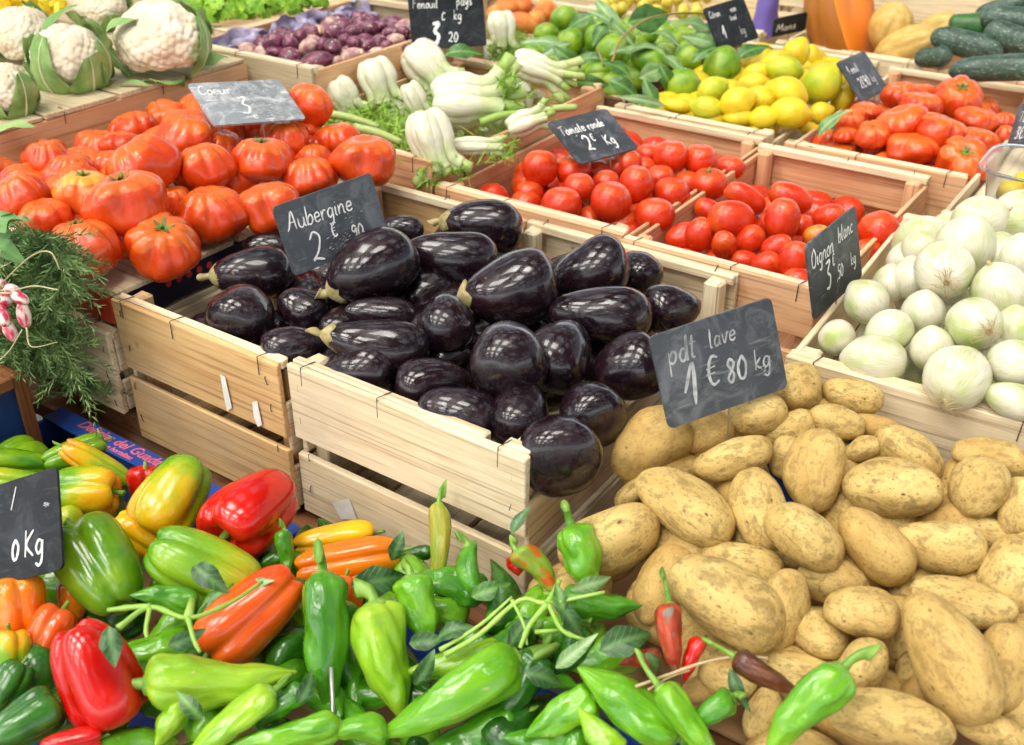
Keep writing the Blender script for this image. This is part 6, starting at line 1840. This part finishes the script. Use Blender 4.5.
# ------------------------------------------------------------------ radishes
def yat(x, y, Y):
    d = ray(x, y); return CAM + d * (Y / d.y)
pr = yat(8, 305, .54); sr = m_per_px(pr)
rb = empty('radish_bunch'); tag(rb, 'bunch of pink and white radishes with roots and leaves at the left edge', 'radishes')
RADM = citrus_mesh(7, .0, 'radish_root')
for k, (x, y, a, b, ang) in enumerate([(24, 315, 15, 7, -78), (12, 290, 9, 6, 160), (-2, 285, 9, 6, 200), (4, 300, 9, 7, 170), (-8, 300, 11, 7, 190), (3, 316, 13, 7, 110), (10, 330, 14, 7, 115), (-6, 325, 14, 7, 100), (20, 298, 10, 6, 150), (-12, 315, 12, 7, 120)]):
    p = yat(x, y, .545 - (k % 3) * .006)
    o = link('radish', RADM, None, rb); M = frame(img_axis(x, y, ang + 180, 15), 0)
    o.matrix_world = Matrix.LocRotScale(p, M.to_quaternion(), Vector((b * sr, b * sr, a * sr)))
    q = p + img_axis(x, y, ang, 15) * a * sr
    e = q + pdir(ang + RND.uniform(-50, 50)) * .02; e2 = e + pdir(RND.choice([30, -100, 60, 10])) * .03 
    link('root_tail', MB().tube(catmull([q - (q - p) * .15, e, e2], 4), [.0012 - .00011 * i for i in range(9)], 6).mesh('root_tail', 'radish_tail', True), None, rb)
for k, (x, y, L_, W_, ang, t) in enumerate([(8, 232, 40, 17, 25, .3), (2, 248, 44, 18, -10, .2), (12, 240, 30, 14, 60, .3), (-8, 225, 40, 16, 100, .3)]):
    p = yat(x - 14, y, .55); s = m_per_px(p)
    place_leaf('leaf', leaf_mesh(L_ * s, W_ * s * .8, .45, .3, .45, k, 'radish_leaf', n=14), p, pdir(ang, t + .3 * (k % 2)), UPV + pdir(ang + 90) * (.5 - .35 * k), rb)
for k, pts in enumerate([[(2, 283), (30, 257), (50, 252), (60, 270)], [(15, 290), (35, 286), (58, 290)], [(22, 330), (10, 350), (-2, 362)], [(0, 300), (-2, 275), (0, 250)]]):
    link('root_tail', MB().tube(catmull([yat(x, y, .53) for x, y in pts], 5), .0008, 6).mesh('root_tail', 'radish_tail', True), None, rb)

rb.location = pr
for c in rb.children: c.matrix_parent_inverse = Matrix.Translation(-pr)

# ------------------------------------------------------------------ violet film, plastic tub, purple paper
V = []; F = []; nx, ny = 90, 16
for i in range(nx + 1):
    for j in range(ny + 1):
        q = i / nx; w = j / ny
        P = Vector((-1.685 + .318 * 0, 1.36, 1.0)).lerp(Vector((-1.675, 1.84, 1.0)), q)
        V.append(P + Vector((.004 + .075 * (1 - w) ** 1.5 + .030 * nz3(q * 14, w * 4, 0, 1, 3) + .012 * nz3(q * 40, w * 11, 0, 1, 3), 0, -.01 + .055 * w + .022 * nz3(q * 12, w * 5, 2, 1, 4))))
for i in range(nx):
    for j in range(ny): F.append((i * (ny + 1) + j, i * (ny + 1) + j + 1, (i + 1) * (ny + 1) + j + 1, (i + 1) * (ny + 1) + j))
tag(link('plastic_film', pydata('film', V, F, 'film_purple')), 'crumpled violet plastic film along the back wall of the turnip crate', 'film')

def tub():
    c = Vector((-.165, 1.625, .955)); t = empty('plastic_tub', c); tag(t, 'clear ribbed plastic tub with pale yellow fruit at the right edge', 'tub')
    hx, hy, h = .098, .075, .075; m = MB(); ring = []
    n_ = 56
    for i in range(n_):
        a = 2 * PI * i / n_; e = 4.5
        ca, sa = math.cos(a), math.sin(a)
        r = (abs(ca) ** e + abs(sa) ** e) ** (-1 / e); ring.append((r * ca, r * sa))
    V = []; F = []
    prof = [(.80, .004), (.82, .004), (.86, .02), (.92, .058), (.95, .068), (1.03, .070), (1.04, .066)]
    for k, (q, z) in enumerate(prof):
        for i, (x, y) in enumerate(ring):
            rr = q * (1 - (.012 if (i % 2 and 1 < k < 5) else 0)); V.append((x * hx * rr, y * hy * rr, z))
    for k in range(len(prof) - 1):
        for i in range(n_): F.append((k * n_ + i, k * n_ + (i + 1) % n_, (k + 1) * n_ + (i + 1) % n_, (k + 1) * n_ + i))
    F.append(tuple(reversed(range(n_))))
    o = link('tub_wall', pydata('tub_wall', V, F, 'clear_plastic'), None, t)
    sm_ = o.modifiers.new('thickness', 'SOLIDIFY'); sm_.thickness = .0012
    for k, (dx, dy) in enumerate([(-.05, -.03), (-.01, -.035), (.03, -.03), (-.04, .01), (.0, .012), (.04, .01), (-.03, .04), (.02, .04)]):
        q = c + Vector((dx, dy, .028 + .006 * (k % 2)))
        put('yellow_fruit', PROTO['lemon'][k % 4], q, Vector((RND.uniform(-1, 1), RND.uniform(-1, 1), .3)), (.019, .019, .023), 0, 'small pale yellow fruit inside the clear plastic tub', 'fruit', 'fruit in the plastic tub', mat='lemon_skin')
tub()
tb = crate('wooden crate carrying the plastic tub right of the ribbed tomatoes', -.298, .12, 1.545, 2.30, .95, .20, tone='pale', low=.004, gap=False)
MB().box((-.195, -.36, .168), (.195, .36, .176), .001).build('lid_board', 'wood_pale_y', tb)
p = at(762, 22, .97)
pp = MB()
V = []; F = []
for i in range(13):
    for j in range(9):
        a = 2 * PI * i / 12; z = j / 8
        r = .035 * (1 - .45 * z) * (1 + .25 * nz3(math.cos(a), math.sin(a), z * 2, 1.5, 2))
        V.append((r * math.cos(a), r * math.sin(a), z * .13))
for i in range(12):
    for j in range(8): F.append((i * 9 + j, (i + 1) * 9 + j, (i + 1) * 9 + j + 1, i * 9 + j + 1))
o = link('paper_wrap', pydata('wrap', V, F, 'purple_paper')); o.location = at(764, 34, .93)
tag(o, 'crumpled purple paper wrap behind the lime slate', 'paper')

# ------------------------------------------------------------------ camera
cam = bpy.data.cameras.new('camera'); co = bpy.data.objects.new('camera', cam); COL.objects.link(co)
co.matrix_world = Matrix.Translation(CAM) @ Matrix((RV, UV, -FV)).transposed().to_4x4()
cam.sensor_width = 36; cam.lens = FPX / 1024 * 36; cam.clip_start = .02; cam.clip_end = 200
cam.shift_y = 0
cam.dof.use_dof = True; cam.dof.focus_distance = 1.22; cam.dof.aperture_fstop = 6.5
SC.camera = co

# ------------------------------------------------------------------ drop the fillers that nothing in the picture shows
bpy.context.view_layer.update()
dg = bpy.context.evaluated_depsgraph_get()
count = {}
for org, STEP, wgt in ((CAM, 3, 1), (CAM + RV * .35, 6, 2), (CAM - RV * .35, 6, 2)):
    for py in range(1, 745, STEP):
        for px in range(1, 1024, STEP):
            hit, loc, nn, idx, ob, mw = SC.ray_cast(dg, org, ray(px, py).normalized())
            if hit:
                while ob.parent: ob = ob.parent
                count[ob.name] = count.get(ob.name, 0) + wgt
for o in FILLERS:
    if count.get(o.name, 0) < 2:
        for c in list(o.children): bpy.data.objects.remove(c)
        bpy.data.objects.remove(o)

# ------------------------------------------------------------------ added unseen sheet overhead, its square holes split the sun into highlights
if LIGHT_MASK:
    m = MB(); RH = random.Random(21); Z = 3.3; per, hole = 1.25, .66; N = 6; ox, oy = -.35, .35
    xs = []
    for i in range(-N, N + 1):
        xs += [(i * per - per / 2, i * per - hole / 2, 0), (i * per - hole / 2, i * per + hole / 2, 1), (i * per + hole / 2, i * per + per / 2, 0)]
    for a0, a1, fa in xs:
        for b0, b1, fb in xs:
            if fa and fb and RH.random() < .86: continue
            m.add([(ox + a0, oy + b0, Z), (ox + a1, oy + b0, Z), (ox + a1, oy + b1, Z), (ox + a0, oy + b1, Z)], [(0, 1, 2, 3)])
    tag(m.build('added_light_mask', 'light_mask_board'), kind='structure')
# ------------------------------------------------------------------ daylight
w = bpy.data.worlds.new('World'); SC.world = w; w.use_nodes = True
nt = w.node_tree; bg = nt.nodes['Background']
sky = nt.nodes.new('ShaderNodeTexSky'); sky.sky_type = 'NISHITA'; sky.sun_disc = False
sun_dir = (Vector((0, 0, 1)) * 1.0 - HV * .30 - RV * .38).normalized()
el = math.asin(sun_dir.z); az = math.atan2(sun_dir.x, sun_dir.y)
sky.sun_elevation = el; sky.sun_rotation = az; sky.dust_density = 3.0; sky.ozone_density = .6
hs = nt.nodes.new('ShaderNodeHueSaturation'); hs.inputs['Saturation'].default_value = .35
nt.links.new(sky.outputs[0], hs.inputs['Color']); nt.links.new(hs.outputs[0], bg.inputs['Color']); bg.inputs['Strength'].default_value = SKY
sl = bpy.data.lights.new('sun', 'SUN'); sl.energy = SUN; sl.angle = math.radians(SANG); sl.color = (1, .95, .86)
so = bpy.data.objects.new('sun', sl); COL.objects.link(so)
so.rotation_euler = sun_dir.to_track_quat('Z', 'Y').to_euler(); so.location = (0, 0, 6)
SC.view_settings.view_transform = 'Standard'; SC.view_settings.look = 'None'; SC.view_settings.gamma = 1; SC.view_settings.exposure = EXPO
SC.view_settings.use_curve_mapping = False
SC.cycles.max_bounces = 6; SC.cycles.diffuse_bounces = 3; SC.cycles.glossy_bounces = 3; SC.cycles.transmission_bounces = 6
SC.cycles.use_denoising = True
SC.cycles.caustics_reflective = False; SC.cycles.caustics_refractive = False
